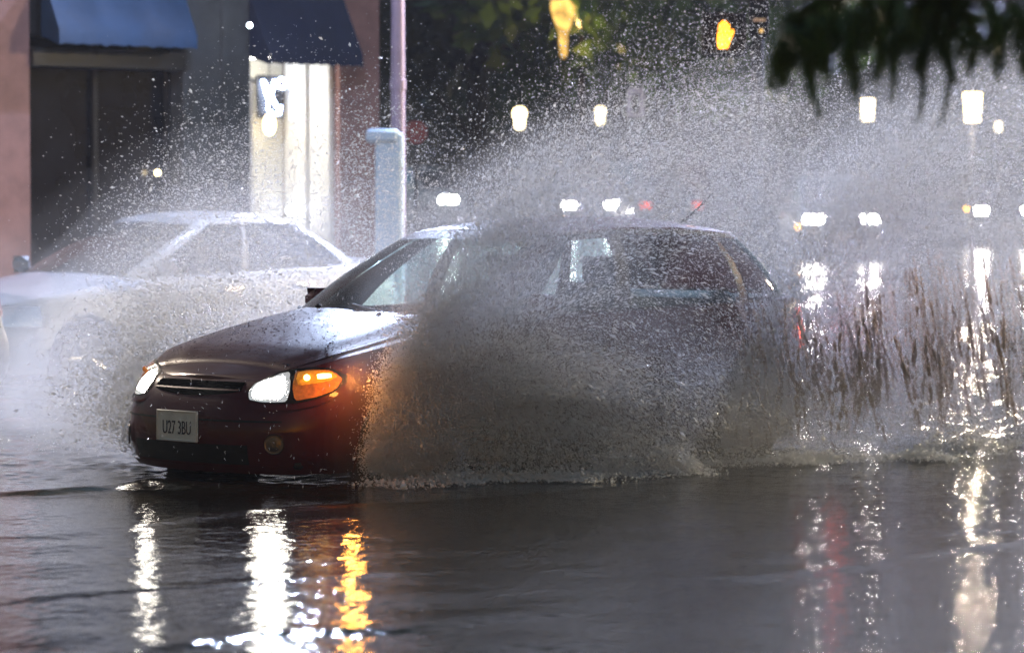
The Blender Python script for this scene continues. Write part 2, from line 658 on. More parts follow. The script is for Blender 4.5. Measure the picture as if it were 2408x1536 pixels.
M_litref = mat('lit_reflector', (.75, .75, .77), .15, 1.0, emit=(1, .95, .85), estr=.30, var=.5, scale=40, bump=1.0, bscale=45)
M_ws = glass('windshield_glass', (.74, .90, .88), rough=.03)
M_sg = glass('side_glass', (.80, .93, .92), rough=.03)
M_darkglass = glass('dark_car_glass', (.25, .28, .32), rough=.05)
M_low = emis('headlight_beam', (1.0, .93, .80), 45, noise=.6, scale=18)
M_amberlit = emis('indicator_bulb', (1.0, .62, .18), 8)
M_amber = mat('amber_lens', (.40, .12, .008), .15, 0, emit=(1, .30, .02), estr=.07, coat=.6, var=.6, scale=28)
M_amberhot = mat('amber_reflector', (.7, .25, .02), .15, 0, emit=(1, .33, .01), estr=.26, coat=.6, var=.7, scale=40)
M_tail = mat('red_tail_lens', (.5, .02, .01), .15, 0, emit=(1, .07, .02), estr=1.2, coat=.6, var=.3, scale=20)
M_grille = mat('grille_mesh', (.004, .004, .004), .9, var=.3, scale=60, spec=0.0)
M_recess = mat('recess_plastic', (.014, .005, .005), .6, var=.3, spec=.15)
M_foglens = mat('fog_lamp_lens', (.03, .02, .02), .25, .3, var=.3)
M_plate = mat('plate_metal', (.42, .42, .40), .45, 0, var=.15, scale=12)
M_ink = mat('plate_ink', (.012, .014, .03), .5, var=.1)

# ------------------------------------------------------------------ the maroon hatchback
def build_hatchback():
    S = Shape(HATCH)
    p = street(0, 0, -.14)
    root = empty('hatchback', p, ANG)
    tag(root, 'dark maroon hatchback with lit headlights ploughing through flood water', 'car')
    car_shell(S, root, M_maroon, M_blackp, 1.3)
    car_glass(S, root, M_ws, M_sg)
    # black band round the windshield and cowl
    cw = MB()
    ks = np.linspace(0, 3.5, 30)
    A = np.concatenate([S.gh(ks, 0.0, -1, .008)[::-1], S.gh(ks, 0.0, 1, .008)[1:]])
    B = np.concatenate([S.gh(ks, .075, -1, .008)[::-1], S.gh(ks, .075, 1, .008)[1:]])
    A2 = A.copy()
    A2[:, 0] += .07
    A2[:, 2] -= .012
    cw.grid([A2, A, B]).build('cowl_panel', M_blackp, root)
    for side in (1, -1):
        S.gpatch(3.02, 3.42, .02, .93, side, .006, 'windshield_trim', M_blackp, root, 6, 12)
        S.gpatch(4.15, 9.3, .0, .05, side, .008, 'belt_trim', M_blackp, root, 40, 1)
        S.gpatch(4.1, 9.6, .93, .975, side, .010, 'roof_drip_rail', M_blackp, root, 40, 1)
        S.gpatch(3.35, 4.75, .02, .95, side, -.085, 'inner_pillar', M_trim, root, 8, 10)
        S.gpatch(5.93, 6.12, .06, .91, side, .005, 'door_pillar', M_trim, root, 4, 8)
    # bonnet: a panel of its own, just proud of the body
    rows = []
    for u in np.linspace(2.02, .86, 40):
        k = S.k_u(u)
        e = S.surf(k, S.zlim(np.atleast_1d(k))[1], 1)[0]
        w0 = .90 if u < 1.75 else .90 - .0 * (u - 1.75)
        w = np.linspace(w0, -w0, 27)
        cr = interp(u, HATCH['crown'])
        rows.append([(e[0], e[1] * x, e[2] + cr * (1 - abs(x) ** 2.2) + .005 + .016 * math.exp(-((abs(x) - .66) / .10) ** 2) * min(1, (2.02 - u) * 2)
                      * (.4 + .6 * (u - .86) / 1.16)) for x in w])
    MB().grid(rows).build('hood', M_maroon, root, ang=0)
    # doors
    for side in (1, -1):
        for u0, u1 in ((.80, -.34), (-.36, -1.12)):
            k = S.k_u(np.linspace(u0, u1, 30))
            zb, zt = S.zlim(k)
            dr = S.patch(k, np.full(30, .255), zt - .012, side, .005, 14, 'door', M_maroon, root)
            kh = S.k_u(np.linspace(u1 + .14, u1 + .32, 6))
            S.patch(kh, np.full(6, .835), np.full(6, .865), side, .035, 2, 'handle', M_maroon, dr)
        k = S.k_u(np.linspace(1.0, -1.0, 40))
        S.patch(k, np.full(40, .58), np.full(40, .635), side, .016, 2, 'side_moulding', M_maroon, root)
        k = S.k_u(np.linspace(.95, -.95, 40))
        S.patch(k, np.full(40, .20), np.full(40, .245), side, .02, 2, 'rocker_sill', M_blackp, root)
        # mirrors
        mr = MB().box((.42, side * .885, 1.01), (.10, .17, .13), bev=.045, rz=side * R(12))
        mr.tube([(.44, side * .76, .97), (.43, side * .83, .985)], .025, 8)
        mo = mr.build('mirror', M_maroon, root)
        MB().box((.366, side * .89, 1.01), (.006, .14, .10), bev=.002, rz=side * R(12)).build('mirror_glass', M_chrome, mo)
        # headlights
        vv = np.linspace(.405, .785, 40)
        zbt = np.interp(vv, [.405, .43, .50, .58, .66, .72, .76, .785], [.595, .562, .549, .548, .553, .572, .605, .655])
        ztt = np.interp(vv, [.405, .43, .50, .58, .66, .72, .76, .785], [.615, .648, .682, .706, .722, .728, .724, .690])
        k = S.k_v(vv)
        ho = S.patch(k, zbt, ztt, side, .006, 8, 'headlight', M_blackp, root)

        def sub(v0, v1, s0, s1, off, nm, m, n=20, cut=0.0):
            x = np.linspace(v0, v1, n)
            a = np.interp(x, vv, zbt)
            b = np.interp(x, vv, ztt)
            lo = a + (b - a) * s0
            hi = a + (b - a) * s1
            e = np.clip(np.minimum((x - v0), (v1 - x)) / .022, 0, 1)
            sh = (1 - np.sqrt(1 - (1 - e) ** 2)) * cut
            mid = (lo + hi) / 2
            return S.patch(S.k_v(x), lo + (mid - lo) * sh, hi + (mid - hi) * sh, side, off, 6, nm, m, ho)
        sub(.416, .628, .05, .95, .010, 'reflector', M_litref, 24, .7)
        sub(.440, .604, .20, .86, .015, 'main_lens', M_low, 24, .75)
        sub(.640, .775, .07, .93, .010, 'indicator_lens', M_amber, 20, .8)
        sub(.655, .768, .50, .90, .013, 'indicator_reflector', M_amberhot if side > 0 else M_amber, 16, .9)
        kb = S.k_v(.695)
        c = S.surf(kb, .678, side, .016)[0]
        MB().ball(c, .0165, 14).build('indicator_bulb', M_amberlit if side > 0 else M_amber, ho)
        c = S.surf(S.k_v(.742), .680, side, .016)[0]
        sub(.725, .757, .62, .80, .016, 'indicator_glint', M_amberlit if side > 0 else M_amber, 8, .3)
        # moulded bumper shelf under the lamp
        x = np.linspace(.40, .79, 30)
        a = np.interp(x, vv, zbt)
        S.patch(S.k_v(x), a - .032, a - .010, side, .014, 3, 'bumper_shelf', M_maroon, root)
        # fog lamp in its recess
        x = np.linspace(.48, .68, 14)
        fg = S.patch(S.k_v(x), np.full(14, .285), np.full(14, .405), side, .004, 4, 'fog_lamp_recess', M_maroon, root)
        kf = S.k_v(.57)
        c = S.surf(kf, .345, side, .012)[0]
        nn = S.nrm(np.atleast_1d(kf))[0]
        Mx = Matrix.Translation(c) @ Vector((nn[0], nn[1] * side, 0)).to_track_quat('Z', 'Y').to_matrix().to_4x4()
        MB().lathe([(.0001, .004), (.03, .006), (.042, .002), (.05, .004), (.054, -.004)], 24, Mx).build('fog_lamp', M_foglens, fg)
        # tail lamp
        x = np.linspace(-1.80, -2.02, 12)
        k = S.k_u(x)
        tl = S.patch(k, np.full(12, .72), np.full(12, .95), side, .010, 6, 'tail_light', M_tail, root)
    # grille, lower intake, bumper groove
    def front(v1, z0, z1, off, nm, m, taper=0.0):
        x = np.linspace(-v1, v1, 41)
        rows = []
        for r in range(7):
            row = []
            for q in x:
                e = abs(q) / v1
                a = z0 + taper * e * e
                zz = a + (z1 - a) * r / 6
                row.append(S.surf(S.k_v(abs(q)), zz, 1 if q >= 0 else -1, off)[0])
            rows.append(row)
        return MB().grid(rows).build(nm, m, root)
    g = front(.36, .575, .648, .005, 'grille', M_grille, .03)
    front(.345, .606, .613, .012, 'grille_bar', M_maroon)
    front(.44, .235, .335, .005, 'lower_intake', M_blackp)
    front(.62, .196, .224, .022, 'chin_spoiler', M_maroon)
    front(.60, .452, .462, .007, 'bumper_groove', M_blackp)
    # number plate with its characters
    pl = empty('plate_mount', (0, 0, 0))
    bpy.data.objects.remove(pl)
    pm = MB().box((2.188, 0, .42), (.012, .315, .160), bev=.005)
    plate = pm.build('number_plate', M_plate, root)
    fr = MB()
    for z in (.345, .495):
        fr.box((2.196, 0, z), (.008, .315, .008), bev=.002)
    for y in (-.1535, .1535):
        fr.box((2.196, y, .42), (.008, .008, .142), bev=.002)
    fr.build('plate_rim', M_plate, plate)
    me = text_mesh('U27 3BU', .098, .62)
    me.materials.append(M_ink)
    tx = bpy.data.objects.new('plate_characters', me)
    COL.objects.link(tx)
    tx.parent = plate
    tx.matrix_local = Matrix.Translation((2.1955, 0, .408)) @ Matrix(((0, 0, 1, 0), (1, 0, 0, 0), (0, 1, 0, 0), (0, 0, 0, 1)))
    # wipers, washer jets
    for y0, y1 in ((-.08, -.62), (.52, -.02)):
        kk = 0
        P = []
        for q in np.linspace(0, 1, 10):
            yy = y0 + (y1 - y0) * q
            sgn = 1 if yy >= 0 else -1
            kq = np.interp(abs(yy), [0, .25, .48, .62], [0, 1, 2, 3])
            P.append(S.gh(kq, .03 + .13 * q * (1 - .2 * q), sgn, .022)[0])
        MB().tube(P, .009, 6).build('wiper', M_blackp, root)
    for y in (-.25, .22):
        MB().box((.985, y, 1.0), (.035, .028, .022), bev=.008).build('washer_jet', M_blackp, root)
    # aerial
    MB().tube([(-1.42, .22, 1.43), (-1.50, .22, 1.475), (-1.60, .22, 1.535), (-1.72, .22, 1.62)], [.009, .007, .005, .004], 6).build('aerial', M_blackp, root)
    # inside
    MB().box((.72, 0, .86), (.42, 1.26, .16), bev=.06).build('dashboard', M_trim, root)
    for v in (.37, -.37):
        seat(root, -.18, v, M_seat)
    b = MB().box((-1.1, 0, .5), (.5, 1.25, .18), bev=.06)
    b.box((-1.42, 0, .8), (.16, 1.2, .5), bev=.06, ry=R(-16))
    b.build('rear_bench', M_seat, root)
    sw = MB()
    c = Vector((.38, .37, .92))
    ring = [c + Matrix.Rotation(R(-65), 3, 'Y') @ Vector((.18 * math.cos(a), .18 * math.sin(a), 0)) for a in np.linspace(0, 2 * math.pi, 25)]
    sw.tube(ring, .014, 8, False)
    sw.tube([c, (.6, .37, .84)], .03, 8)
    sw.build('steering_wheel', M_blackp, root)
    # underside pan and wheels
    MB().box((0, 0, .24), (3.9, 1.3, .06), bev=.02).build('underbody', M_blackp, root)
    for ax in HATCH['axles']:
        for side in (1, -1):
            wheel(root, ax, side * .73, side, M_tyre, M_rim)
    # the light the lamps give
    for side in (1, -1):
        lamp('headlight_glow', 'SPOT', 420, (1, .93, .8), (2.2, side * .52, .63), root, .05, (9, side * .7, .1), 70, .8)
        if side > 0:
            lamp('indicator_glow', 'POINT', 4.5, (1, .36, .06), (1.82, side * .92, .67), root, .03)
        lamp('tail_glow', 'POINT', 1.0, (1, .08, .02), (-2.12, side * .82, .84), root, .05)
    return root


def plain_car(name, shape, paint, label, loc, rz, group=None, lit=True, tail=False, glassm=None, hl=.68, detail=.7):
    S = Shape(shape)
    root = empty(name, loc, rz)
    tag(root, label, 'car', group)
    car_shell(S, root, paint, M_blackp, detail)
    car_glass(S, root, glassm or M_darkglass, glassm or M_darkglass)
    zf = interp(2.0, shape['top'])
    x = np.linspace(.42, .80, 14)
    for side in (1, -1):
        h = S.patch(S.k_v(x), np.full(14, zf - .175), np.full(14, zf - .015), side, .008, 4, 'headlight', M_chrome, root)
        if lit:
            S.patch(S.k_v(np.linspace(.44, .78, 8)), np.full(8, zf - .165), np.full(8, zf - .025), side, .014, 4, 'lamp_lens', M_carlamp, h)
        t = S.patch(S.k_vr(np.linspace(.52, .78, 10)), np.full(10, .78), np.full(10, .93), side, .01, 3, 'tail_light', M_tail if tail else M_redlens, root)
    xs = np.linspace(-.35, .35, 21)
    rows = []
    for r in range(4):
        rows.append([S.surf(S.k_v(abs(q)), zf - .17 + .12 * r / 3, 1 if q >= 0 else -1, .006)[0] for q in xs])
    MB().grid(rows).build('grille', M_blackp, root)
    rows = []
    for r in range(4):
        rows.append([S.surf(S.k_v(abs(q) * 1.4), .25 + .13 * r / 3, 1 if q >= 0 else -1, .006)[0] for q in xs])
    MB().grid(rows).build('lower_intake', M_blackp, root)
    for side in (1, -1):
        for u0, u1 in ((.80, -.34), (-.36, -1.15)):
            k = S.k_u(np.linspace(u0, u1, 20))
            zb, zt = S.zlim(k)
            dr = S.patch(k, np.full(20, .26), zt - .015, side, .006, 8, 'door', paint, root)
            kh = S.k_u(np.linspace(u1 + .12, u1 + .32, 5))
            S.patch(kh, np.full(5, zt[-1] - .15), np.full(5, zt[-1] - .115), side, .035, 2, 'handle', M_chrome, dr)
        MB().box((.62, side * .95, 1.0 + zf - .73), (.1, .2, .14), bev=.045).build('mirror', paint, root)
    for ax in shape['axles']:
        for side in (1, -1):
            wheel(root, ax, side * .75, side, M_tyre, M_rim)
    MB().box((0, 0, .25), (4.0, 1.3, .06), bev=.02).build('underbody', M_blackp, root)
    MB().box((.75, 0, .86), (.42, 1.26, .16), bev=.06).build('dashboard', M_trim, root)
    for v in (.38, -.38):
        seat(root, -.18, v, M_seat)
    return root


M_carlamp = emis('far_headlight', (1.0, .95, .86), 190)
M_redlens = mat('red_lens_unlit', (.25, .01, .01), .2, 0, coat=.5)

hatch = build_hatchback()

# ------------------------------------------------------------------ flood water, road, pavement
def smooth_noise(x, y, n, lmin, lmax, seed, slope=1.0, ani=None):
    """sum of sines with wavelengths lmin..lmax, unit slope per component"""
    r = np.random.default_rng(seed)
    h = np.zeros_like(x)
    for i in range(n):
        L = math.exp(r.uniform(math.log(lmin), math.log(lmax)))
        a = r.normal(ani, .7) if ani is not None else r.uniform(0, 2 * math.pi)
        k = 2 * math.pi / L
        h += np.sin(k * (x * math.cos(a) + y * math.sin(a)) + r.uniform(0, 6.28)) * (slope / k)
    return h / math.sqrt(n / 2)


def ridge(x, y, pts, height, width, back=1.0):
    pts = np.array(pts, float)
    best = np.full(x.shape, 1e9, dtype=np.float32)
    sg = np.zeros_like(best)
    tt = np.zeros_like(best)
    L = np.concatenate([[0], np.cumsum(np.hypot(*np.diff(pts, axis=0).T))])
    for i in range(len(pts) - 1):
        a, b = pts[i], pts[i + 1]
        d = b - a
        l2 = (d ** 2).sum()
        t = np.clip(((x - a[0]) * d[0] + (y - a[1]) * d[1]) / l2, 0, 1)
        dx = x - a[0] - t * d[0]
        dy = y - a[1] - t * d[1]
        q = np.hypot(dx, dy)
        m = q < best
        best = np.where(m, q, best)
        sg = np.where(m, np.sign(dy), sg)
        tt = np.where(m, (L[i] + t * (L[i + 1] - L[i])) / L[-1], tt)
    w = np.where(sg > 0, width * back, width)
    return height * np.exp(-(best / w) ** 2) * np.sin(np.pi * np.clip(.08 + tt * .84, 0, 1)) ** .5


def wp(px, py):
    Y = F * CAMZ / (py - 450)
    return ((px - 1204) / F * Y, Y)


def car_dist(x, y):
    """signed-ish distance to the hatchback's outline on the water"""
    dx, dy = x - CAR[0], y - CAR[1]
    u = dx * U[0] + dy * U[1]
    v = dx * V[0] + dy * V[1]
    q = np.maximum(np.abs(u) - 1.55, 0)
    qq = np.maximum(np.abs(v) - .25, 0)
    return np.hypot(q, qq) - .60, u, v


def axis(parts):
    out = [parts[0][0]]
    for a, b, s0, s1 in parts:
        x = a
        L = b - a
        while x < b - 1e-6:
            s = s0 + (s1 - s0) * (x - a) / L
            x = min(b, x + s)
            out.append(x)
    return np.array(out)


xs = axis([(-160, -20, 20, 1.0), (-20, -5, 1.0, .15), (-5, -2.6, .15, .03), (-2.6, 3.4, .016, .016), (3.4, 6.4, .025, .05), (6.4, 20, .06, 1), (20, 160, 1, 20)])
ys = axis([(-20, 8, 3, .3), (8, 11, .3, .03), (11, 19, .013, .017), (19, 25, .02, .03), (25, 45, .03, .09), (45, 75, .09, .3), (70, 400, .4, 20)])
gx, gy = np.meshgrid(xs.astype(np.float32), ys.astype(np.float32))
near = np.clip((45 - gy) / 20, 0, 1) * np.clip((12 - np.abs(gx)) / 6, 0, 1)
dcar, ucar, vcar = car_dist(gx, gy)
calm = smooth_noise(gx, gy, 30, .12, .8, 1, .018) + smooth_noise(gx, gy, 40, .045, .13, 5, .042)
chop = smooth_noise(gx, gy, 40, .10, .9, 2, .09) + smooth_noise(gx, gy, 20, .06, .15, 6, .05)
# choppy where the car has just pushed the water: round the nose, on the far side, behind
lee = np.clip((ucar + .5) / 3, 0, 1)
cz = np.exp(-(np.maximum(dcar, 0) / .38) ** 2) * .8
cz = np.maximum(cz, np.clip((-vcar - .2) / .8, 0, 1) * np.exp(-(np.maximum(dcar - .3, 0) / 2.2) ** 2))
cz = np.maximum(cz, np.clip((-ucar - 2.0) / 1.0, 0, 1) * np.exp(-(np.maximum(np.abs(vcar) - 1.0, 0) / 1.2) ** 2))
cz = np.maximum(cz, np.clip((gy - 16.6) / 2.0, 0, 1) * np.clip((-gx - 1.6) / .8, 0, 1) * .55)
patch_n = .75 + .5 * smooth_noise(gx, gy, 10, 1.5, 5, 3, 1.0) / 1.2
h = near * (calm * np.clip(patch_n, .3, 1.6) + chop * cz)
far_w = np.clip((gy - 25) / 20, 0, 1)
far_w = np.clip((gy - 21.5) / 4, 0, 1)
h += far_w * smooth_noise(gx, gy, 30, .22, 1.6, 4, .075)
# the car's bow wave and the ridges of its wake that run out over the street
h += near * .016 * np.exp(-((dcar - .10) / .22) ** 2) * np.clip((ucar + 3.2) / 2, 0, 1) * (1 + .5 * smooth_noise(gx, gy, 12, .2, .8, 8, 1) / .1 * .05)
RID = [([(-30, 1166), (100, 1163), (230, 1156), (345, 1143), (420, 1150)], .030, .10, 1.8),
       ([(-40, 1266), (100, 1262), (230, 1250), (400, 1228), (560, 1205), (760, 1192), (1000, 1183), (1300, 1160), (1700, 1120)], .008, .10, 2.0),
       ([(-40, 1424), (110, 1406), (240, 1393), (450, 1383), (700, 1365), (900, 1352)], .006, .06, 2.0),
       ([(240, 1552), (380, 1526), (500, 1509), (674, 1490), (800, 1488), (924, 1485), (1040, 1468), (1200, 1450)], .010, .085, 2.2),
       ([(1780, 1362), (1879, 1348), (2004, 1336), (2154, 1308), (2329, 1283), (2500, 1262)], .007, .085, 2.2),
       ([(1200, 1400), (1500, 1372), (1800, 1330), (2100, 1268), (2450, 1225)], .0015, .09, 2.0),
       ([(1300, 1500), (1700, 1462), (2100, 1440), (2450, 1400)], .0015, .09, 2.0)]
for pts, hh, ww, bk in RID:
    h += near * ridge(gx, gy, [wp(*p) for p in pts], hh, ww, bk)
nx, ny = len(xs), len(ys)
vs = np.stack([gx, gy, h], -1).reshape(-1, 3)
idx = np.arange(nx * ny).reshape(ny, nx)
fs = np.stack([idx[:-1, :-1], idx[:-1, 1:], idx[1:, 1:], idx[1:, :-1]], -1).reshape(-1, 4)

m, nt, out = new_mat('flood_water')
p = N(nt, 'ShaderNodeBsdfPrincipled')
tc = N(nt, 'ShaderNodeTexCoord')
no = N(nt, 'ShaderNodeTexNoise')
no.inputs['Scale'].default_value = .9
no.inputs['Detail'].default_value = 5
nt.links.new(tc.outputs['Object'], no.inputs['Vector'])
r = N(nt, 'ShaderNodeValToRGB')
r.color_ramp.elements[0].color = (.006, .0055, .004, 1)
r.color_ramp.elements[1].color = (.014, .012, .009, 1)
nt.links.new(no.outputs['Fac'], r.inputs['Fac'])
nt.links.new(r.outputs['Color'], p.inputs['Base Color'])
p.inputs['Roughness'].default_value = .05
p.inputs['IOR'].default_value = 1.333
mp = N(nt, 'ShaderNodeMapping')
mp.inputs['Scale'].default_value = (16, 30, 1)
mp.inputs['Rotation'].default_value = (0, 0, R(8))
nt.links.new(tc.outputs['Object'], mp.inputs['Vector'])
n2 = N(nt, 'ShaderNodeTexNoise')
n2.inputs['Scale'].default_value = 1.0
n2.inputs['Detail'].default_value = 3
nt.links.new(mp.outputs['Vector'], n2.inputs['Vector'])
b = N(nt, 'ShaderNodeBump')
b.inputs['Strength'].default_value = .6
b.inputs['Distance'].default_value = .004
nt.links.new(n2.outputs['Fac'], b.inputs['Height'])
nt.links.new(b.outputs['Normal'], p.inputs['Normal'])
nt.links.new(p.outputs['BSDF'], out.inputs['Surface'])
WATER = m
tag(raw_mesh('water', vs, fs, m, smooth=True), 'dark rippled flood water covering the street', kind='structure')
del gx, gy, h, vs, fs

M_asph = mat('asphalt', (.045, .045, .047), .8, var=.3, scale=3, bump=.5, bscale=150)
M_conc = mat('pavement_concrete', (.22, .21, .20), .8, var=.25, scale=2, bump=.3, bscale=60)
raw_mesh('road', [(-400, -100, -.14), (400, -100, -.14), (400, 700, -.14), (-400, 700, -.14)], [(0, 1, 2, 3)], M_asph)
tag(bpy.data.objects['road'], 'asphalt road bed under the flood water', kind='structure')
rmp = []
for i in range(40):
    yy = 62 + 3.0 * i
    rmp.append([(x, yy, (yy - 66) * .016 + .02 * math.sin(x * .3 + i)) for x in np.linspace(-60, 90, 61)])
tag(MB().grid(rmp).build('rising_road', mat('wet_asphalt', (.03, .03, .032), .22, var=.4, scale=.8, bump=.3, bscale=40), None), 'wet road rising out of the flood far behind', kind='structure')
pv = MB()
for i in range(13):
    a = street(14 - i * 2.0 - 1.0, -11.75)
    pv.box((a.x, a.y, -.05), (1.985, 2.7, .17), rz=ANG, bev=.01)
kb = MB()
for i in range(13):
    a = street(14 - i * 2.0 - 1.0, -10.31)
    pv.box((a.x, a.y, -.055), (1.985, .16, .18), rz=ANG, bev=.02)
tag(pv.build('pavement', M_conc), 'concrete pavement slabs and kerb before the shop', kind='structure')

# ------------------------------------------------------------------ the shop building on the corner
M_pink = mat('pink_brick', (.30, .17, .155), .85, var=.2, scale=4, bump=.4, bscale=30)
M_pier = mat('dark_pier_stone', (.085, .092, .10), .6, var=.25, scale=3)
M_blueaw = mat('blue_canvas', (.022, .065, .155), .8, var=.25, scale=1.6)
M_navy = mat('navy_canvas', (.018, .026, .065), .8, var=.25, scale=2)
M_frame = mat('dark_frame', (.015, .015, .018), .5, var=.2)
M_shopglass = mat('shop_glass', (.012, .013, .018), .12, var=.3, scale=2)
M_whitepl = mat('white_plaster', (.78, .76, .70), .7, var=.06, scale=3)
M_ceil = emis('ceiling_lamp', (1, .97, .9), 30)
M_neon = emis('neon_tube', (.55, .68, 1.0), 16)
M_warm = emis('warm_bulb', (1, .78, .40), 9)
M_warm2 = emis('warm_globe', (1, .84, .52), 6.0, noise=.5, scale=14)
M_coolspot = emis('cool_bulb', (.85, .92, 1), 22)

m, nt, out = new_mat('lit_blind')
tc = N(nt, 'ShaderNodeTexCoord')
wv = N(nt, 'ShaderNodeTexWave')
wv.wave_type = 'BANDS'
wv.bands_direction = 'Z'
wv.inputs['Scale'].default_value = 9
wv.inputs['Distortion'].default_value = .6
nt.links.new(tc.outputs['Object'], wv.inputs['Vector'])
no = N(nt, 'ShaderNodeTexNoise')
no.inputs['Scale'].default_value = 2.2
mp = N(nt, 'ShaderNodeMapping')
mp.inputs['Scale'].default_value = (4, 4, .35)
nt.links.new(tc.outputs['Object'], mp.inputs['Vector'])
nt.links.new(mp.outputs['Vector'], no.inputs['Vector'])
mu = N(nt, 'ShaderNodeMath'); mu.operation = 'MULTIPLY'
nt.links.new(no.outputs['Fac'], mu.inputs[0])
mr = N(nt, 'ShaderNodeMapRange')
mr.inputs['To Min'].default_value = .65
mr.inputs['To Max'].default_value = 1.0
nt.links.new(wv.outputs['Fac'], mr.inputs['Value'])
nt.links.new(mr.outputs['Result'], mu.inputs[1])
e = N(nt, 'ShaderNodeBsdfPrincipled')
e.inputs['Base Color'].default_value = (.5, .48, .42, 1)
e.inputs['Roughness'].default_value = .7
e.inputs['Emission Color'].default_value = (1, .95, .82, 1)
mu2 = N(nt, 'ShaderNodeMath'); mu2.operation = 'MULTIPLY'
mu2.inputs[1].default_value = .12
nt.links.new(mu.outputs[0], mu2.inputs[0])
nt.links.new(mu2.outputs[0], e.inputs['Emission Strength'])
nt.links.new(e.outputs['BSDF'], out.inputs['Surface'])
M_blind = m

BK = Vector((-1.412, 37.0, 0))
bld = empty('corner_shop', BK, ANG)          # local x runs left along the front, y out to the street
tag(bld, 'pink brick corner shop with blue awnings and one white lit doorway', 'shop')
H = 9.0


def bp(name, boxes, m, parent=None, bev=.01):
    b = MB()
    for x0, x1, y0, y1, z0, z1 in boxes:
        b.box(((x0 + x1) / 2, (y0 + y1) / 2, (z0 + z1) / 2), (x1 - x0, y1 - y0, z1 - z0), bev=bev)
    return b.build(name, m, parent or bld, smooth=False)


bp('pilaster', [(0, .57, -.25, .06, 0, H)], M_pink)
bp('pilaster', [(4.55, 5.45, -.25, .06, 0, H)], M_pink)
bp('pilaster', [(9.2, 10.0, -.25, .06, 0, H)], M_pink)
bp('side_wall', [(0, .3, -9, -.25, 0, H)], M_pink)
bp('pier', [(1.76, 2.10, -.9, .03, 0, H), (2.16, 2.65, -.9, .05, 0, H)], M_pier)
bp('pier_pipe', [(2.10, 2.16, -.1, .06, 0, H)], M_pier)
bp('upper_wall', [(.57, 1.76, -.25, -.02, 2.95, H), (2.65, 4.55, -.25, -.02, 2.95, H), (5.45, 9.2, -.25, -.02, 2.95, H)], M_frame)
bp('roof_slab', [(0, 10, -9, .15, H, H + .25)], M_pier)
bp('back_wall', [(.3, 10, -9.2, -9, 0, H)], M_pier)
for x0, x1 in ((2.65, 4.55), (5.45, 9.2)):
    w = bp('shop_window', [(x0, x1, -.30, -.2, .5, 2.95)], M_shopglass)
    bp('window_frame', [(x0, x1, -.2, -.14, .42, .5), (x0, x0 + .06, -.2, -.14, .5, 2.9), (x1 - .06, x1, -.2, -.14, .5, 2.9),
                        ((x0 + x1) / 2 - .03, (x0 + x1) / 2 + .03, -.2, -.14, .5, 2.9)], M_frame, w)
    bp('stall_riser', [(x0, x1, -.25, -.08, 0, .42)], M_pier)
# lit doorway
bp('doorway_jamb', [(.57, .64, -.33, -.02, 0, 2.95), (.57, .66, -.70, -.37, 0, 2.95)], M_whitepl)
bp('jamb_groove', [(.57, .60, -.37, -.33, 0, 2.95)], M_frame)
bp('doorway_jamb', [(1.70, 1.76, -.70, -.02, 0, 2.95)], M_whitepl)
bp('doorway_soffit', [(.57, 1.76, -.70, -.02, 2.86, 2.95)], M_whitepl)
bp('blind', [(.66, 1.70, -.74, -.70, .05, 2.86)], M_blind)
db = bp('door_frame', [(1.1, 1.13, -.70, -.67, .05, 2.6), (.66, 1.70, -.70, -.67, 2.60, 2.64)], M_rim)
cl = MB().lathe([(.0001, 0), (.09, 0), (.12, -.02), (.12, -.03), (.0001, -.04)], 24, Matrix.Translation((1.32, -.35, 2.86)))
cl.build('ceiling_lamp', M_ceil, bld)
lamp('doorway_light', 'POINT', 6, (1, .97, .88), (1.30, -.28, 2.70), bld, .08)
lamp('doorway_light', 'POINT', 6, (1, .97, .88), (1.25, -.25, 1.6), bld, .08)


def awning(x0, x1, m, z0, z1, zt, out, folds):
    b = MB()
    th = .012
    P = []
    n = 24
    for j in range(7):
        t = j / 6
        row = []
        for i in range(n + 1):
            x = x0 + (x1 - x0) * i / n
            sag = .018 * math.sin(math.pi * t) * abs(math.sin(math.pi * folds * i / n))
            row.append((x, .06 + (out - .06) * t - sag, zt + (z1 - zt) * t - sag))
        P.append(row)
    P.append([(p[0], p[1] + .004, z0 + .018 * abs(math.sin(math.pi * 9 * i / n))) for i, p in enumerate(P[-1])])
    b.grid(P)
    o = b.build('awning', m, bld)
    for x in (x0, x1):
        q = MB().add([(x, .06, zt), (x, out, z1), (x, out, z0), (x, .06, z1 - .05)], [(0, 1, 2, 3)])
        q.build('awning_side', m, o, smooth=False)
    MB().tube([(x0, out - .02, z1), (x1, out - .02, z1)], .012, 6).build('awning_bar', M_frame, o)
    return o


awning(.52, 1.80, M_navy, 2.74, 2.87, 3.46, .36, 2)
awning(2.72, 4.42, M_blueaw, 2.86, 3.00, 3.60, .34, 3)
awning(5.6, 9.1, M_blueaw, 2.86, 3.00, 3.60, .34, 4)
bp('valance_box', [(2.65, 4.55, -.14, .10, 2.66, 2.84)], M_frame)
MB().ball((2.02, .32, 3.12), .022, 12).build('awning_lamp', M_coolspot, bld)
q = MB().ball((2.86, -.10, 1.66), .03, 12)
q.build('window_reflection', M_warm, bld)  # glowing ball stands for a turn signal mirrored in the shop glass
lw = MB().ball((.78, -.45, 1.28), .05, 14)
lw.build('low_lamp', M_coolspot, bld)
hang = empty('pendant_lamp', BK, ANG)
tag(hang, 'small warm pendant bulb hanging in the white lit doorway', 'lamp')
MB().ball((1.08, -.45, 2.16), .065, 16, 1.7).build('bulb', M_warm, hang)
MB().tube([(1.08, -.45, 2.26), (1.08, -.45, 2.86)], .006, 6).build('cord', M_frame, hang)
neon = empty('neon_sign', BK, ANG)
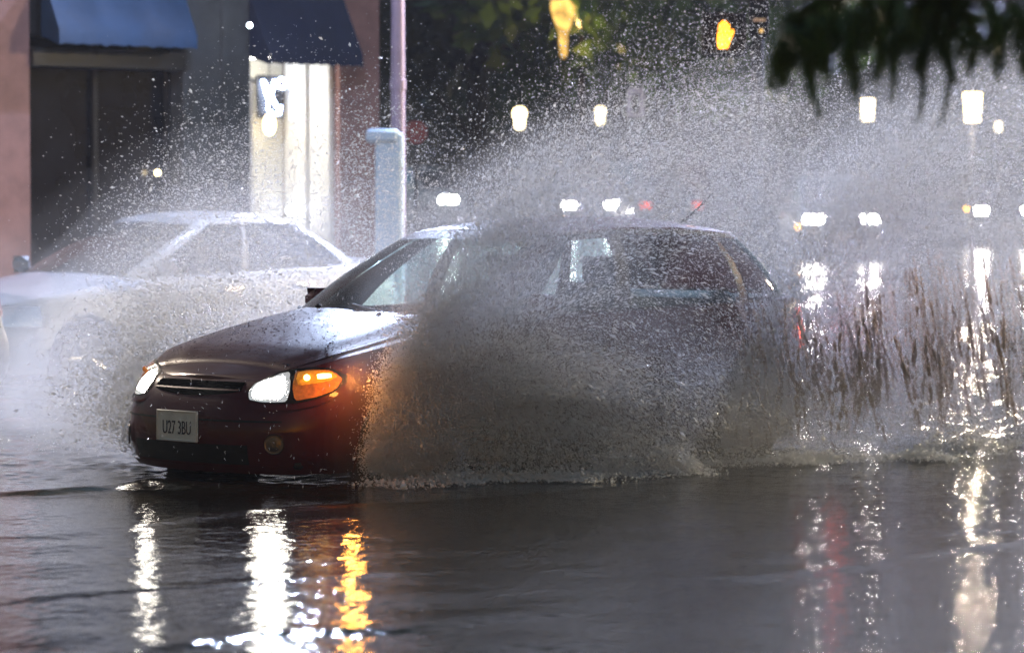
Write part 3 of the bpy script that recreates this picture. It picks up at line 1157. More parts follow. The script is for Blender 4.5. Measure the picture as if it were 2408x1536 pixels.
tag(neon, 'bluish white neon sign of bent tubes above the pendant bulb', 'sign')
nb = MB()
strokes = [[(1.38, 2.62), (1.34, 2.5), (1.30, 2.40), (1.25, 2.50), (1.22, 2.62)], [(1.33, 2.56), (1.26, 2.46), (1.20, 2.36), (1.14, 2.32)],
           [(1.30, 2.40), (1.31, 2.32), (1.24, 2.27), (1.15, 2.28), (1.13, 2.36)], [(1.20, 2.60), (1.12, 2.64), (1.05, 2.60), (1.10, 2.54), (1.18, 2.56)],
           [(1.36, 2.60), (1.30, 2.52)]]
for s in strokes:
    nb.tube([(x - .30, -.55, z) for x, z in s], .016, 8)
nb.build('neon_tubes', M_neon, neon)
nk = MB().box((.94, -.60, 2.45), (.36, .02, .44), bev=.005)
nk.build('backing_panel', M_frame, neon)

# ------------------------------------------------------------------ poles, signals, signs
M_pole = mat('pale_pole_paint', (.34, .27, .36), .45, .2, var=.12)
M_steel = mat('dark_pole_steel', (.05, .05, .055), .5, .4, var=.2)
M_led = emis('led_panel', (.80, .88, 1.0), 8)
M_led2 = emis('led_panel_bright', (.95, .95, 1.0), 3)
M_cab = mat('pale_blue_cabinet', (.42, .55, .66), .5, var=.08)
M_redsg = mat('red_sign_paint', (.30, .05, .045), .5, var=.1)
M_whsg = mat('white_sign_paint', (.62, .60, .72), .5, var=.06)
M_hand = emis('signal_hand', (1, .33, .015), 4.5, noise=.5, scale=9)
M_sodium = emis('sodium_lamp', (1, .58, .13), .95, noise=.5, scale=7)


def ground_z(x, y):
    return -.14


def tall_lamp(loc, head, label, mpole, energy, col, hm, group=None, aim=(-.5, 20.5, 0), spill=.006):
    t = empty('street_lamp', loc)
    tag(t, label, 'street lamp', group)
    hx, hy, hz = Vector(head) - Vector(loc)
    MB().lathe([(.0001, 0), (.14, 0), (.14, .05), (.09, .08), (.075, .5), (.052, hz * .96), (.0001, hz * .97)], 20).build('pole', mpole, t)
    MB().tube([(0, 0, hz * .93), (hx * .35, hy * .35, hz * 1.0), (hx * .8, hy * .8, hz * 1.02), (hx, hy, hz + .05)], [.04, .035, .03, .03], 10).build('arm', mpole, t)
    a = math.atan2(hy, hx)
    hd = MB().box((hx, hy, hz + .04), (.62, .26, .09), rz=a, bev=.03).build('lamp_head', mpole, t)
    MB().box((hx, hy, hz - .012), (.50, .20, .014), rz=a, bev=.004).build('led_panel', hm, hd)
    lamp('lamp_light', 'SPOT', energy, col, (hx, hy, hz - .06), t, .12, tuple(Vector(aim) - Vector(loc)), 75, .5)
    if spill > 0:
        lamp('lamp_spill', 'SPOT', energy * spill, col, (hx, hy, hz - .06), t, .12, (hx, hy, 0), 168, .3)
    return t


p1 = at(936, 450, 33.0)
LED1 = tall_lamp((p1.x, p1.y, -.14), (-1.75, 30.4, 5.8), 'tall pale lavender street lamp pole beside the pink pilaster', M_pole, L1E, (.56, .69, 1), M_led, spill=SPILL)
fl = MB().lathe([(.058, 0), (.075, .01), (.075, .10), (.058, .11)], 18, Matrix.Translation((0, 0, 2.55)))
fl.build('pole_collar', M_pole, LED1)
cab = empty('signal_cabinet', (p1.x - .06, p1.y - .55, -.14))
tag(cab, 'pale blue metal cabinet standing at the foot of the lavender pole', 'cabinet')
MB().box((0, 0, 1.12), (.25, .3, 2.06), bev=.02).build('cabinet_body', M_cab, cab)
MB().box((-.06, 0, 2.12), (.30, .34, .13), bev=.03).build('cabinet_cap', M_cab, cab)
MB().box((0, 0, .045), (.32, .36, .09), bev=.01).build('plinth', M_conc, cab)
MB().box((.0, -.155, 1.3), (.19, .012, 1.3), bev=.004).build('cabinet_door', M_cab, cab)

c = at(978, 312, 40)
sg = empty('road_sign', (c.x, c.y, -.14))
tag(sg, 'small plain red octagonal sign plate on a thin post', 'sign')
oc = [(.14 * math.cos(R(22.5 + 45 * i)), .14 * math.sin(R(22.5 + 45 * i))) for i in range(8)]
MB().poly(oc, Matrix.Translation((0, 0, c.z + .14)), .012).build('sign_plate', M_redsg, sg)
MB().tube([(0, .03, 0), (0, .03, c.z + .3)], .025, 10).build('post', M_steel, sg)

c = at(1495, 242, 45)
sg = empty('street_sign', (c.x, c.y, -.14))
tag(sg, 'white rounded sign plate with a dark upright mark, high on a post', 'sign')
rr = []
for cx, cz, a0 in ((.06, .135, 0), (-.06, .135, 90), (-.06, -.135, 180), (.06, -.135, 270)):
    for i in range(6):
        a = R(a0 + 18 * i)
        rr.append((cx + .055 * math.cos(a), cz + .055 * math.sin(a)))
pl = MB().poly(rr, Matrix.Translation((0, 0, c.z + .14)), .015).build('sign_plate', M_whsg, sg)
MB().poly([(x * .42, z * .62) for x, z in rr], Matrix.Translation((0, -.006, c.z + .12)), .005).build('sign_mark', M_frame, pl)
MB().tube([(0, .05, 0), (0, .05, c.z + .35)], .03, 10).build('post', M_steel, sg)

# pedestrian signal with its raised hand, and the post that carries it
c = at(1703, 83, 36)
po = at(1782, 83, 36.3)
post = empty('signal_post', (po.x, po.y, -.14))
tag(post, 'dark signal post with a black traffic light housing turned sideways', 'signal')
MB().lathe([(.0001, 0), (.16, 0), (.16, .3), (.075, .4), (.065, 5.4), (.0001, 5.45)], 20).build('post', M_steel, post)
hs = MB()
zc = po.z + .14 + .20
hs.box((0, -.13, zc + .28), (.20, .22, 1.05), bev=.03)
tl = hs.build('light_housing', M_blackp, post)
for i in range(3):
    vz = zc + .62 - i * .34
    pth = [(-.10 + .0, -.24 - .0, vz)]
    vi = MB()
    ring0 = [(.085 * math.cos(a), -.24, vz + .085 * math.sin(a)) for a in np.linspace(R(-30), R(210), 14)]
    ring1 = [(x, y - .16, z) for x, y, z in ring0]
    vi.grid([ring0, ring1]).build('visor', M_blackp, post)
MB().box((0, -.246, zc - .06), (.13, .01, .03), bev=.003).build('housing_label', M_rim, tl)
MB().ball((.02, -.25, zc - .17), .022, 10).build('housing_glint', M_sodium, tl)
ped = empty('pedestrian_signal', (c.x, c.y, c.z))
tag(ped, 'black pedestrian signal showing a lit orange raised hand', 'signal')
hb = MB().box((0, .14, 0), (.44, .24, .44), bev=.03).build('housing', M_blackp, ped)
lid = MB()
for x0, x1, z0, z1 in ((-.21, .21, .20, .22), (-.22, -.20, -.2, .2), (.20, .22, -.2, .2)):
    lid.box(((x0 + x1) / 2, -.04, (z0 + z1) / 2), (x1 - x0, .15, z1 - z0), bev=.004)
lid.build('visor', M_blackp, ped)
MB().tube([(.2, .14, -.12), (po.x - c.x, po.y - c.y, -.12)], .025, 8).build('bracket', M_steel, ped)
hand = [(-.055, -.135), (.035, -.135), (.060, -.06), (.088, .0), (.098, .045), (.080, .055), (.056, .015), (.052, .095), (.044, .112),
        (.030, .095), (.026, .128), (.014, .142), (.002, .128), (-.002, .135), (-.014, .146), (-.026, .128), (-.030, .108), (-.042, .116),
        (-.052, .095), (-.064, .0), (-.066, -.06)]
MB().poly(hand, Matrix.Translation((0, .012, -.0)), .006).build('hand_symbol', M_hand, ped)
lamp('signal_glow', 'POINT', 1.2, (1, .4, .03), (0, -.15, -.05), ped, .08)


def globe_lamp(px, py, Y, r, label, mg, style=0, energy=90, group='lit lamps far down the street'):
    c = at(px, py, Y)
    t = empty('street_lamp', (c.x, c.y, -.14))
    tag(t, label, 'street lamp', group)
    z = c.z + .14
    MB().lathe([(.0001, 0), (.12, 0), (.12, .12), (.05, .25), (.04, z - r - .12), (.06, z - r - .1), (.06, z - r - .02), (.0001, z - r)], 16).build('pole', M_steel, t)
    if style == 0:
        g = MB().ball((0, 0, z), r, 18).build('globe', mg, t)
        MB().lathe([(r * .8, 0), (r * .7, -.16), (r * .45, -.2)], 18, Matrix.Translation((0, 0, z - r * .62))).build('lower_glass', M_warm2, g)
        MB().lathe([(r * .5, 0), (r * .4, .04), (.0001, .09)], 14, Matrix.Translation((0, 0, z + r * .9))).build('cap', M_steel, t)
    else:
        g = MB().lathe([(.0001, -r * 1.7), (r * .8, -r * 1.65), (r, r * 1.5), (.0001, r * 1.55)], 8, Matrix.Translation((0, 0, z))).build('lantern_glass', mg, t)
        MB().lathe([(r * 1.15, 0), (r * .9, .06), (.0001, .14)], 8, Matrix.Translation((0, 0, z + r * 1.55))).build('cap', M_steel, t)
    if energy > 100:
        lamp('lamp_light', 'POINT', energy, (1, .85, .6), (0, -r - .1, z), t, .1)
    return t


globe_lamp(1222, 268, 62, .115, 'warm globe lamp left of the small white sign, brighter of a pair', M_warm)
globe_lamp(1412, 263, 72, .10, 'dimmer globe lamp close beside the small white sign', M_warm2)
globe_lamp(2040, 258, 60, .115, 'tall dim lantern seen below the drooping twigs', M_warm2, 1)
globe_lamp(2287, 252, 50, .13, 'brightest rectangular lantern at right of the drooping twigs', M_warm, 1, 260)
globe_lamp(2348, 300, 75, .07, 'smallest faint lamp just below the bright rectangular lantern', M_warm2, 1, 20)
c = at(1325, 40, 46)
t = empty('street_lamp', (c.x + .25, c.y + .6, -.14))
tag(t, 'amber lamp with a tapering glass glowing high among the dark trees', 'street lamp', 'lit lamps far down the street')
MB().tube([(0, 0, 0), (0, 0, c.z + .6), (-.1, -.3, c.z + .75), (-.25, -.6, c.z + .55)], [.07, .05, .04, .03], 10).build('pole', M_steel, t)
MB().lathe([(.0001, -.55), (.05, -.5), (.06, -.22), (.10, -.12), (.17, .1), (.16, .25), (.05, .36), (.0001, .38)], 18, Matrix.Translation((-.25, -.6, c.z + .14))).build('lamp_glass', M_sodium, t)
lamp('lamp_light', 'POINT', 25, (1, .6, .2), (-.25, -.85, c.z + .0), t, .1)

# LED street lamps added out of view to backlight the spray
q = street(-27, 2.6)
tall_lamp((q.x + 1.2, q.y - 1.2, -.14), (q.x, q.y, 8.0), 'unseen street lamp added further up the flooded street to light the spray', M_steel, L2E, (1, .80, .50), M_led2, aim=(1.2, 19.3, .3))
q = Vector((8.2, 42, 0))
tall_lamp((q.x, q.y, -.14), (q.x - 1.1, q.y - 1.5, 10.5), 'unseen street lamp added beyond the right edge to backlight the spray', M_steel, L3E, (.60, .67, 1), M_led)
q = street(.7, -10.7)  # another added lamp, out of view, for the front of the spray
qh = street(.7, -9.3, 6.4)
tall_lamp((q.x, q.y, -.14), qh, 'unseen warm street lamp added beyond the left edge to light the spray', M_steel, L4E, (1, .83, .66), M_led, aim=(.2, 18.4, .5))

# ------------------------------------------------------------------ trees and far buildings
M_leaf1 = leafmat('leaf_dark', (.030, .050, .016))
M_leaf2 = leafmat('leaf_mid', (.07, .14, .022))
M_leaf3 = leafmat('leaf_olive', (.055, .055, .022))
M_need = leafmat('spruce_needles', (.070, .125, .030), .4, .15)
M_bark = mat('bark', (.045, .035, .028), .9, var=.4, scale=8, bump=.8, bscale=25)


def leaf_cloud(centers, radii, n, size, r, aspect=.55):
    c = np.asarray(centers)
    w = np.asarray(radii) ** 2
    ci = r.choice(len(c), n, p=w / w.sum())
    d = r.normal(size=(n, 3))
    d /= np.linalg.norm(d, axis=1)[:, None]
    rad = np.asarray(radii)[ci] * (r.random(n) ** .45)
    p = c[ci] + d * rad[:, None] * np.array([1, 1, .75])
    a = r.normal(size=(n, 3))
    a /= np.linalg.norm(a, axis=1)[:, None]
    b = np.cross(a, r.normal(size=(n, 3)))
    b /= np.linalg.norm(b, axis=1)[:, None]
    s = size * r.uniform(.6, 1.4, n)[:, None]
    v = np.stack([p - a * s, p - b * s * aspect, p + a * s, p + b * s * aspect], 1).reshape(-1, 3)
    f = np.arange(n * 4).reshape(n, 4)
    return v, f


def tree(x, y, hgt, crown_z, spread, seed, lm, label, n=15000, size=.19):
    r = np.random.default_rng(seed)
    t = empty('leafy_tree', (x, y, -.14))
    tag(t, label, 'tree', 'street trees behind the splash')
    tr = MB()
    lean = r.normal(0, .15, 2)
    top = Vector((lean[0], lean[1], hgt * .8))
    tr.tube([(0, 0, 0), (lean[0] * .2, lean[1] * .2, .35), (lean[0] * .5, lean[1] * .5, hgt * .35), tuple(top)], [.30, .2, .16, .05], 10)
    cs, rs = [], []
    for i in range(34):
        a = r.uniform(0, 6.28)
        zz = r.uniform(crown_z, hgt)
        f = math.sin(math.pi * np.clip((zz - crown_z + .8) / (hgt - crown_z + 1.2), .05, .95)) ** .6
        rr = spread * f * r.uniform(.35, 1)
        e = Vector((rr * math.cos(a), rr * math.sin(a), zz))
        s = Vector((lean[0] * .5, lean[1] * .5, max(1.2, zz - r.uniform(.8, 1.8))))
        s.z = min(s.z, hgt * .75)
        tr.tube([s, s.lerp(e, .5) + Vector((0, 0, .12)), e], [.07, .045, .015], 6)
        cs.append(e)
        rs.append(r.uniform(.55, 1.25) * spread / 2.6)
    tr.build('trunk', M_bark, t)
    v, f = leaf_cloud(cs, rs, n, size, r)
    raw_mesh('crown', v, f, lm, t)
    return t


TREES = [(960, 104, 30, 2.6, 6.0, M_leaf3, 'olive brown tree just right of the lavender pole'),
         (1130, 60, 19, 3.3, 3.6, M_leaf3, 'thin tree with a yellowish low limb left of the amber lamp'),
         (1330, 100, 30, 2.8, 6.5, M_leaf1, 'dark tree standing right behind the amber lamp'),
         (1560, 48, 18, 3.1, 3.8, M_leaf2, 'mid green tree hanging over the small white sign'),
         (1760, 51, 17, 3.2, 3.2, M_leaf2, 'bright green tree beside the orange hand signal'),
         (1985, 100, 30, 2.6, 6.5, M_leaf1, 'dark tree behind the traffic light post'),
         (2180, 97, 28, 2.4, 6.5, M_leaf1, 'broad dark tree behind the dim lantern'),
         (2440, 100, 30, 2.4, 6.5, M_leaf1, 'dark tree behind the brightest rectangular lantern'),
         (2640, 95, 28, 2.2, 6.5, M_leaf2, 'green tree at the far right behind the spray')]
for i, (px, Y, hh, cz, sp, lm, lab) in enumerate(TREES):
    c = at(px, 450, Y)
    tree(c.x, Y, hh, cz, sp, 100 + i, lm, lab)

# the drooping spruce boughs that hang into the picture; the trunk stands outside it
spr = empty('spruce_tree', (3.5, 9.8, -.14))
tag(spr, 'dark spruce whose drooping twigs hang into the upper right corner', 'tree')
tb = MB()
tb.tube([(0, 0, 0), (0, 0, .5), (.05, 0, 2.5), (.0, .05, 6.5)], [.26, .2, .16, .05], 12)
rs_ = np.random.default_rng(5)
tips = []


def bough(pts, r0):
    pts = [Vector(p) - Vector(spr.location) for p in pts]
    P = [Vector(q) for q in catmull([tuple(p) for p in pts], np.linspace(0, len(pts) - 1, 16))]
    tb.tube(P, list(np.linspace(r0, .006, 16)), 7)
    return P


B1 = bough([(3.5, 9.8, 2.7), (2.6, 9.4, 2.55), (1.6, 9.1, 2.28), (.95, 9.0, 2.04), (.70, 8.95, 1.90)], .05)
B2 = bough([(3.5, 9.8, 3.0), (2.4, 9.0, 2.75), (1.6, 8.7, 2.36), (1.15, 8.6, 2.10), (.98, 8.55, 1.93)], .045)
B3 = bough([(3.5, 9.8, 2.5), (2.4, 9.5, 2.30), (1.7, 9.35, 2.08), (1.36, 9.3, 1.93)], .04)
B4 = bough([(3.5, 9.8, 3.2), (2.1, 9.3, 2.85), (1.3, 9.2, 2.50), (.8, 9.1, 2.24)], .045)
B5 = bough([(3.5, 9.8, 3.1), (2.4, 9.7, 2.7), (1.9, 9.6, 2.36), (1.5, 9.55, 2.14)], .045)
nv, nf = [], []


def needles(path, width, dens):
    L = sum((path[i + 1] - path[i]).length for i in range(len(path) - 1))
    n = int(dens * L)
    ks = rs_.random(n) * (len(path) - 1)
    P = catmull([tuple(p) for p in path], ks)
    D = catmull([tuple(p) for p in path], np.minimum(ks + .1, len(path) - 1)) - P
    D /= np.linalg.norm(D, axis=1)[:, None] + 1e-9
    rd = rs_.normal(size=(n, 3))
    rd -= (rd * D).sum(1)[:, None] * D
    rd /= np.linalg.norm(rd, axis=1)[:, None] + 1e-9
    fr = ks / (len(path) - 1)
    ln = width * (1 - .65 * fr ** 2.5) * rs_.uniform(.7, 1.2, n)
    tip = P + (rd * .75 + D * .65) * ln[:, None]
    w = np.cross(rd, D) * .0022
    b = sum(len(x) for x in nv)
    nv.append(np.stack([P - w, P + w, tip + w * .4, tip - w * .4], 1).reshape(-1, 3))
    nf.append(np.arange(n * 4).reshape(n, 4) + b)


def twig(p, L, dx, dy, width):
    p = Vector(p) - Vector(spr.location)
    path = [p + Vector((dx * t ** 1.4, dy * t, -L * t ** 1.1)) + Vector((.012 * math.sin(5 * t + L * 40), 0, 0)) for t in np.linspace(0, 1, 9)]
    tb.tube(path, list(np.linspace(.006, .002, 9)), 5)
    needles(path, width, 2600)


for B in (B1, B2, B3, B4, B5):
    needles(B[5:], .07, 3000)
    for k in range(4, 16):
        q = B[k] + spr.location
        for s in range(2):
            twig((q.x + rs_.normal(0, .03), q.y + rs_.normal(0, .05), q.z), rs_.uniform(.08, .20), rs_.normal(0, .05), rs_.normal(0, .05), rs_.uniform(.035, .055))


def hang_at(px, py0, py1, Y, dx, w):
    a, b = at(px, py0, Y), at(px, py1, Y)
    twig(a, a.z - b.z, dx, 0, w)


# the twigs that stand out against the spray
for a in ((1850, 20, 200, 9.0, -.015, .055), (1835, 60, 205, 9.0, -.012, .05), (1875, 30, 190, 9.0, -.02, .055), (1905, 60, 272, 8.9, .012, .028),
          (1912, 30, 180, 8.9, .0, .045), (1950, 0, 170, 9.1, .01, .04), (1990, 20, 150, 8.8, .01, .05), (2020, 10, 215, 8.8, -.01, .04),
          (2005, 40, 240, 8.8, .0, .028), (2085, 0, 238, 9.2, .01, .030), (2075, 0, 160, 9.2, .01, .05), (2110, 20, 170, 9.0, .0, .045),
          (2200, 60, 285, 8.7, -.055, .026), (2190, 20, 180, 8.7, -.02, .03), (2225, 40, 300, 8.9, -.01, .022), (2240, 0, 190, 9.0, .0, .045),
          (2150, 0, 120, 9.1, .0, .05), (2300, 0, 150, 9.3, .0, .05), (2345, 30, 190, 9.3, .01, .03), (2270, 0, 130, 9.1, .0, .05),
          (2390, 0, 110, 9.0, .0, .05), (1965, 0, 120, 9.0, .0, .06), (2040, 0, 120, 9.0, .0, .06), (1890, 0, 150, 9.0, -.01, .06), (2120, 0, 130, 8.9, .0, .06), (2180, 0, 125, 9.1, .0, .06), (2330, 0, 125, 9.0, .0, .06),
          (2365, 0, 165, 9.1, .0, .04), (2410, 20, 180, 9.0, .01, .05), (2290, 30, 175, 9.1, .0, .035), (2160, 40, 165, 8.8, .0, .04), (2060, 60, 190, 9.0, .01, .04)):
    hang_at(*a)
tb.build('trunk', M_bark, spr)
raw_mesh('crown', np.concatenate(nv), np.concatenate(nf), M_need, spr)

M_farwall = mat('far_wall', (.06, .055, .055), .9, var=.3, scale=.6)
M_farglass = mat('far_glass', (.02, .03, .04), .2, var=.3)
M_farlit = emis('far_lit_window', (.35, .55, .75), .10)


def far_block(px, Y, w, hgt, lab, lit=()):
    c = at(px, 450, Y)
    t = empty('far_building', (c.x, Y, -.14))
    tag(t, lab, 'building')
    MB().box((0, 4, hgt / 2), (w, 8, hgt)).build('wall', M_farwall, t, smooth=False)
    MB().box((0, 4, hgt + .15), (w + .4, 8.4, .3)).build('roof', M_frame, t, smooth=False)
    n = int(w / 2.2)
    for st in range(int(hgt / 3.2)):
        for i in range(n):
            x = -w / 2 + (i + .5) * w / n
            f = MB().box((x, -.03, 1.9 + 3.2 * st), (1.1, .1, 1.5)).build('window', M_farlit if (st, i) in lit else M_farglass, t, smooth=False)
            MB().box((x, -.09, 1.12 + 3.2 * st), (1.3, .12, .08)).build('sill', M_frame, f, smooth=False)
    return t


far_block(1080, 120, 18, 16, 'long dark block of windows behind the thin trees', ((1, 3), (1, 4), (0, 6)))
far_block(1980, 124, 26, 15, 'wide dark block of windows behind the traffic light post')
far_block(2950, 120, 20, 16, 'dark block of windows at the far right edge')

# ------------------------------------------------------------------ the other cars
M_darkred = M_redlens
w0 = street(-4.95, -8.8, -.14)
plain_car('parked_sedan', SEDAN, M_white, 'white car parked at the kerb, veiled by spray, before the shop', w0, ANG, lit=False, detail=1.0)
w1 = street(1.4, -6.0, -.14)
plain_car('dark_sedan', SEDAN, M_dark, 'black car at the left edge of the picture, only its tail in view', w1, ANG, lit=False)


def oncoming(name, shape, paint, label, px, py, Y, turn=0.0, lit=True, tail=False):
    """a car on the cross street; px, py is the middle between its lamps"""
    c = at(px, py, Y)
    face = math.atan2(-c.y, -c.x) + R(turn)
    if tail:
        face += math.pi
    s = 2.2 * (-1 if tail else 1)
    return plain_car(name, shape, paint, label, (c.x - s * math.cos(face), c.y - s * math.sin(face), (Y - 66) * .016), face,
                     'cars with their lamps on down the cross street', lit, tail, detail=.45)


G = []
G.append(oncoming('oncoming_car', SUV, M_silver, 'oncoming silver car with two dazzling headlights behind the hatch', 1984, 515, 72, 8))
G.append(oncoming('oncoming_car', SEDAN, M_dark, 'oncoming dark car whose headlights glare just over the car roof', 1388, 484, 95, -6))
G.append(oncoming('oncoming_car', SUV, M_dark, 'oncoming car at the far right with amber side lamps', 2365, 497, 80, 6))
G.append(oncoming('waiting_car', SEDAN, M_dark, 'car seen from behind with red tail lights over the car roof', 1580, 487, 84, 10, False, True))
G.append(oncoming('pale_van', SUV, M_white, 'pale van beyond the pole with small white lamps', 1110, 470, 94, 34, True))
M_amberfar = emis('far_amber', (1, .5, .05), 8)
for (px, py, Y, r) in ((1876, 545, 64.5, .05), (2246, 497, 58.0, .06), (997, 473, 49, .06)):
    pass


def side_lamp(car, loc, r, m, nm='side_lamp'):
    MB().ball(loc, r, 12).build(nm, m, car)


side_lamp(G[0], (2.16, -.92, .66), .05, M_amberfar)
side_lamp(G[2], (2.05, -.86, .86), .055, M_amberfar)
side_lamp(G[2], (2.10, .86, .86), .055, M_amberfar)

# ------------------------------------------------------------------ world, sun, camera
w = bpy.data.worlds.new('World')
SC.world = w
w.use_nodes = True
nt = w.node_tree
nt.nodes.clear()
sky = nt.nodes.new('ShaderNodeTexSky')
sky.sky_type = 'NISHITA'
sky.sun_disc = False
sky.sun_elevation = R(SUNEL)
sky.sun_rotation = R(180)
sky.air_density = 1.4
sky.dust_density = .6
sky.ozone_density = 3.0
bg = nt.nodes.new('ShaderNodeBackground')
bg.inputs['Strength'].default_value = SKY
wo = nt.nodes.new('ShaderNodeOutputWorld')
nt.links.new(sky.outputs['Color'], bg.inputs['Color'])
nt.links.new(bg.outputs['Background'], wo.inputs['Surface'])

if HAZE > 0:
    hz, nt, out = new_mat('wet_air')
    v = N(nt, 'ShaderNodeVolumePrincipled')
    v.inputs['Color'].default_value = (.86, .89, .95, 1)
    v.inputs['Density'].default_value = HAZE
    v.inputs['Anisotropy'].default_value = .35
    nt.links.new(v.outputs['Volume'], out.inputs['Volume'])
    tag(MB().box((0, 50, 9), (150, 125, 20.4)).build('haze', hz, None, smooth=False), 'thin wet evening air', kind='stuff')

cam = bpy.data.cameras.new('camera')
cam.lens = 125.0
cam.sensor_width = 36.0
cam.clip_start = .1
cam.clip_end = 2000
cam.dof.use_dof = True
cam.dof.focus_distance = 18.4
cam.dof.aperture_fstop = 2.8
co = bpy.data.objects.new('camera', cam)
COL.objects.link(co)
co.location = (0, 0, CAMZ)
co.rotation_euler = (R(90) - PITCH, 0, 0)
SC.camera = co
SC.view_settings.view_transform = 'Standard'
SC.view_settings.look = 'None'
SC.view_settings.exposure = EXPO
SC.view_settings.gamma = 1.0
cy = SC.cycles
cy.max_bounces = 10
cy.diffuse_bounces = 2
cy.glossy_bounces = 2
cy.transmission_bounces = 4
cy.transparent_max_bounces = 10
cy.volume_bounces = 8
cy.sample_clamp_indirect = 2
cy.sample_clamp_direct = 0
cy.caustics_reflective = False
cy.caustics_refractive = False
cy.use_denoising = True
cy.denoising_prefilter = 'FAST'
cy.denoiser = 'OPENIMAGEDENOISE'
cy.use_adaptive_sampling = True
cy.adaptive_threshold = .03

# ------------------------------------------------------------------ the spray: ballistic water, as mist (a density grid) and as drops
srng = np.random.default_rng(23)
VC = 9.0


def emit(n, uw, vw, sgn, lat, up, rel, tmax, k=2.0, g=6.5, nj=90, jit=.09, z0=.05, tp=1.0):
    """water thrown from a wheel, in the car's frame: positions, world velocities, ages"""
    jl = srng.uniform(*lat, nj)
    ju = up[0] + (up[1] - up[0]) * srng.random(nj) ** 1.15
    jr = srng.uniform(*rel, nj)
    jt = srng.uniform(-.5, .5, nj)
    j = srng.integers(0, nj, n)
    t = tmax * srng.random(n) ** tp
    l = jl[j] * (1 + jit * srng.normal(size=n)) + .15 * srng.normal(size=n)
    w = ju[j] * (1 + jit * srng.normal(size=n))
    r = jr[j] - 2.0 * w / 10 + .5 * srng.normal(size=n)
    # gusts of the throw: each jet pulses with time
    keep = srng.random(n) < .45 + .55 * (np.sin(t * 26 + jt[j] * 40) > -.2)
    f = (1 - np.exp(-k * t)) / k
    u = uw - VC * t + (VC + r) * f + .03 * srng.normal(size=n)
    v = vw + sgn * l * f + .03 * srng.normal(size=n)
    z = z0 + w * f - .5 * g * t * t + .02 * srng.normal(size=n)
    e = np.exp(-k * t)
    vel = np.stack([(VC + r) * e, sgn * l * e, w * e - g * t], 1)
    p = np.stack([u, v, z], 1)
    ok = (z > .005) & keep
    # the car is in the way
    inb = (np.abs(u) < 2.1) & (np.abs(v) < np.where(z < .82, .93, .78)) & (z < 1.3)
    ok &= ~inb
    return p[ok], vel[ok], t[ok]


def cat(*a):
    return [np.concatenate(x) for x in zip(*a)]


def near_spray(n):
    return cat(emit(int(n * .10), 1.66, .84, 1, (.1, .9), (2.5, 8.0), (-.8, .4), .34),
               emit(int(n * .40), 1.66, .86, 1, (.3, 1.7), (3.0, 8.3), (-1.6, .3), .92, g=5.4),
               emit(int(n * .30), 1.60, .90, 1, (.5, 2.6), (1.0, 4.5), (-2.0, .6), .60),
               emit(int(n * .16), 1.70, .84, 1, (.2, 1.8), (.6, 8), (.0, 1.6), .24),
               emit(int(n * .42), -1.0, .90, 1, (.2, 1.6), (2.0, 8.6), (-2.0, .2), .90, g=4.2),
               emit(int(n * .22), -1.1, .90, 1, (.3, 2.0), (.8, 4.5), (-2.0, .4), .65))


def far_spray(n):
    return cat(emit(int(n * .55), 1.60, -.86, -1, (.5, 7.0), (2.0, 7.0), (-1.2, 1.6), .75, g=6.0, nj=220, jit=.18),
               emit(int(n * .25), 1.60, -.9, -1, (1.0, 6.0), (1.0, 5.0), (-.8, 2.6), .50),
               emit(int(n * .30), -1.0, -.90, -1, (.3, 3.0), (2.0, 7.6), (-2.0, .2), .80, g=5.6))


def thin(p, ve, t):
    veil = np.clip((.9 - p[:, 0]) / .8, 0, 1) * np.clip((p[:, 0] + 2.3) / .5, 0, 1) * np.clip((p[:, 2] - .30) / .35, 0, 1) * np.clip((1.32 - p[:, 2]) / .2, 0, 1)
    k = srng.random(len(p)) > .66 * veil
    return p[k], ve[k], t[k]


def blur(a, it=1):
    for _ in range(it):
        for ax in range(3):
            b = np.pad(a, [(1, 1) if i == ax else (0, 0) for i in range(3)], mode='edge')
            s0 = [slice(None)] * 3; s1 = [slice(None)] * 3; s2 = [slice(None)] * 3
            s0[ax] = slice(0, -2); s1[ax] = slice(1, -1); s2[ax] = slice(2, None)
            a = .25 * b[tuple(s0)] + .5 * b[tuple(s1)] + .25 * b[tuple(s2)]
    return a


def billow(shape, seed):
    r = np.random.default_rng(seed)
    out = np.zeros(shape, np.float32)
    for st, am in ((14, 1.0), (7, .7), (4, .5)):
        sh = [int(math.ceil(s / st)) + 3 for s in shape]
        c = r.normal(size=sh)
        g = [np.arange(s) / st for s in shape]
        def ax(c, x, a):
            i = np.floor(x).astype(int)
            f = x - i
            f = f * f * (3 - 2 * f)
            sl = [None] * 3
            sl[a] = slice(None)
            return np.take(c, i, a) * (1 - f[tuple(sl)]) + np.take(c, i + 1, a) * f[tuple(sl)]
        out += am * ax(ax(ax(c, g[0], 0), g[1], 1), g[2], 2)
    return out / out.std()


def splat(p, lo, hi, vx):
    n = [int(round((hi[i] - lo[i]) / vx)) + 1 for i in range(3)]
    q = np.floor((p - np.array(lo)) / vx + srng.random(p.shape)).astype(int)
    ok = ((q >= 1) & (q < np.array(n) - 1)).all(1)
    q = q[ok]
    a = np.bincount((q[:, 2] * n[1] + q[:, 1]) * n[0] + q[:, 0], minlength=n[0] * n[1] * n[2]).astype(np.float32)
    return a.reshape(n[2], n[1], n[0]).transpose(2, 1, 0)


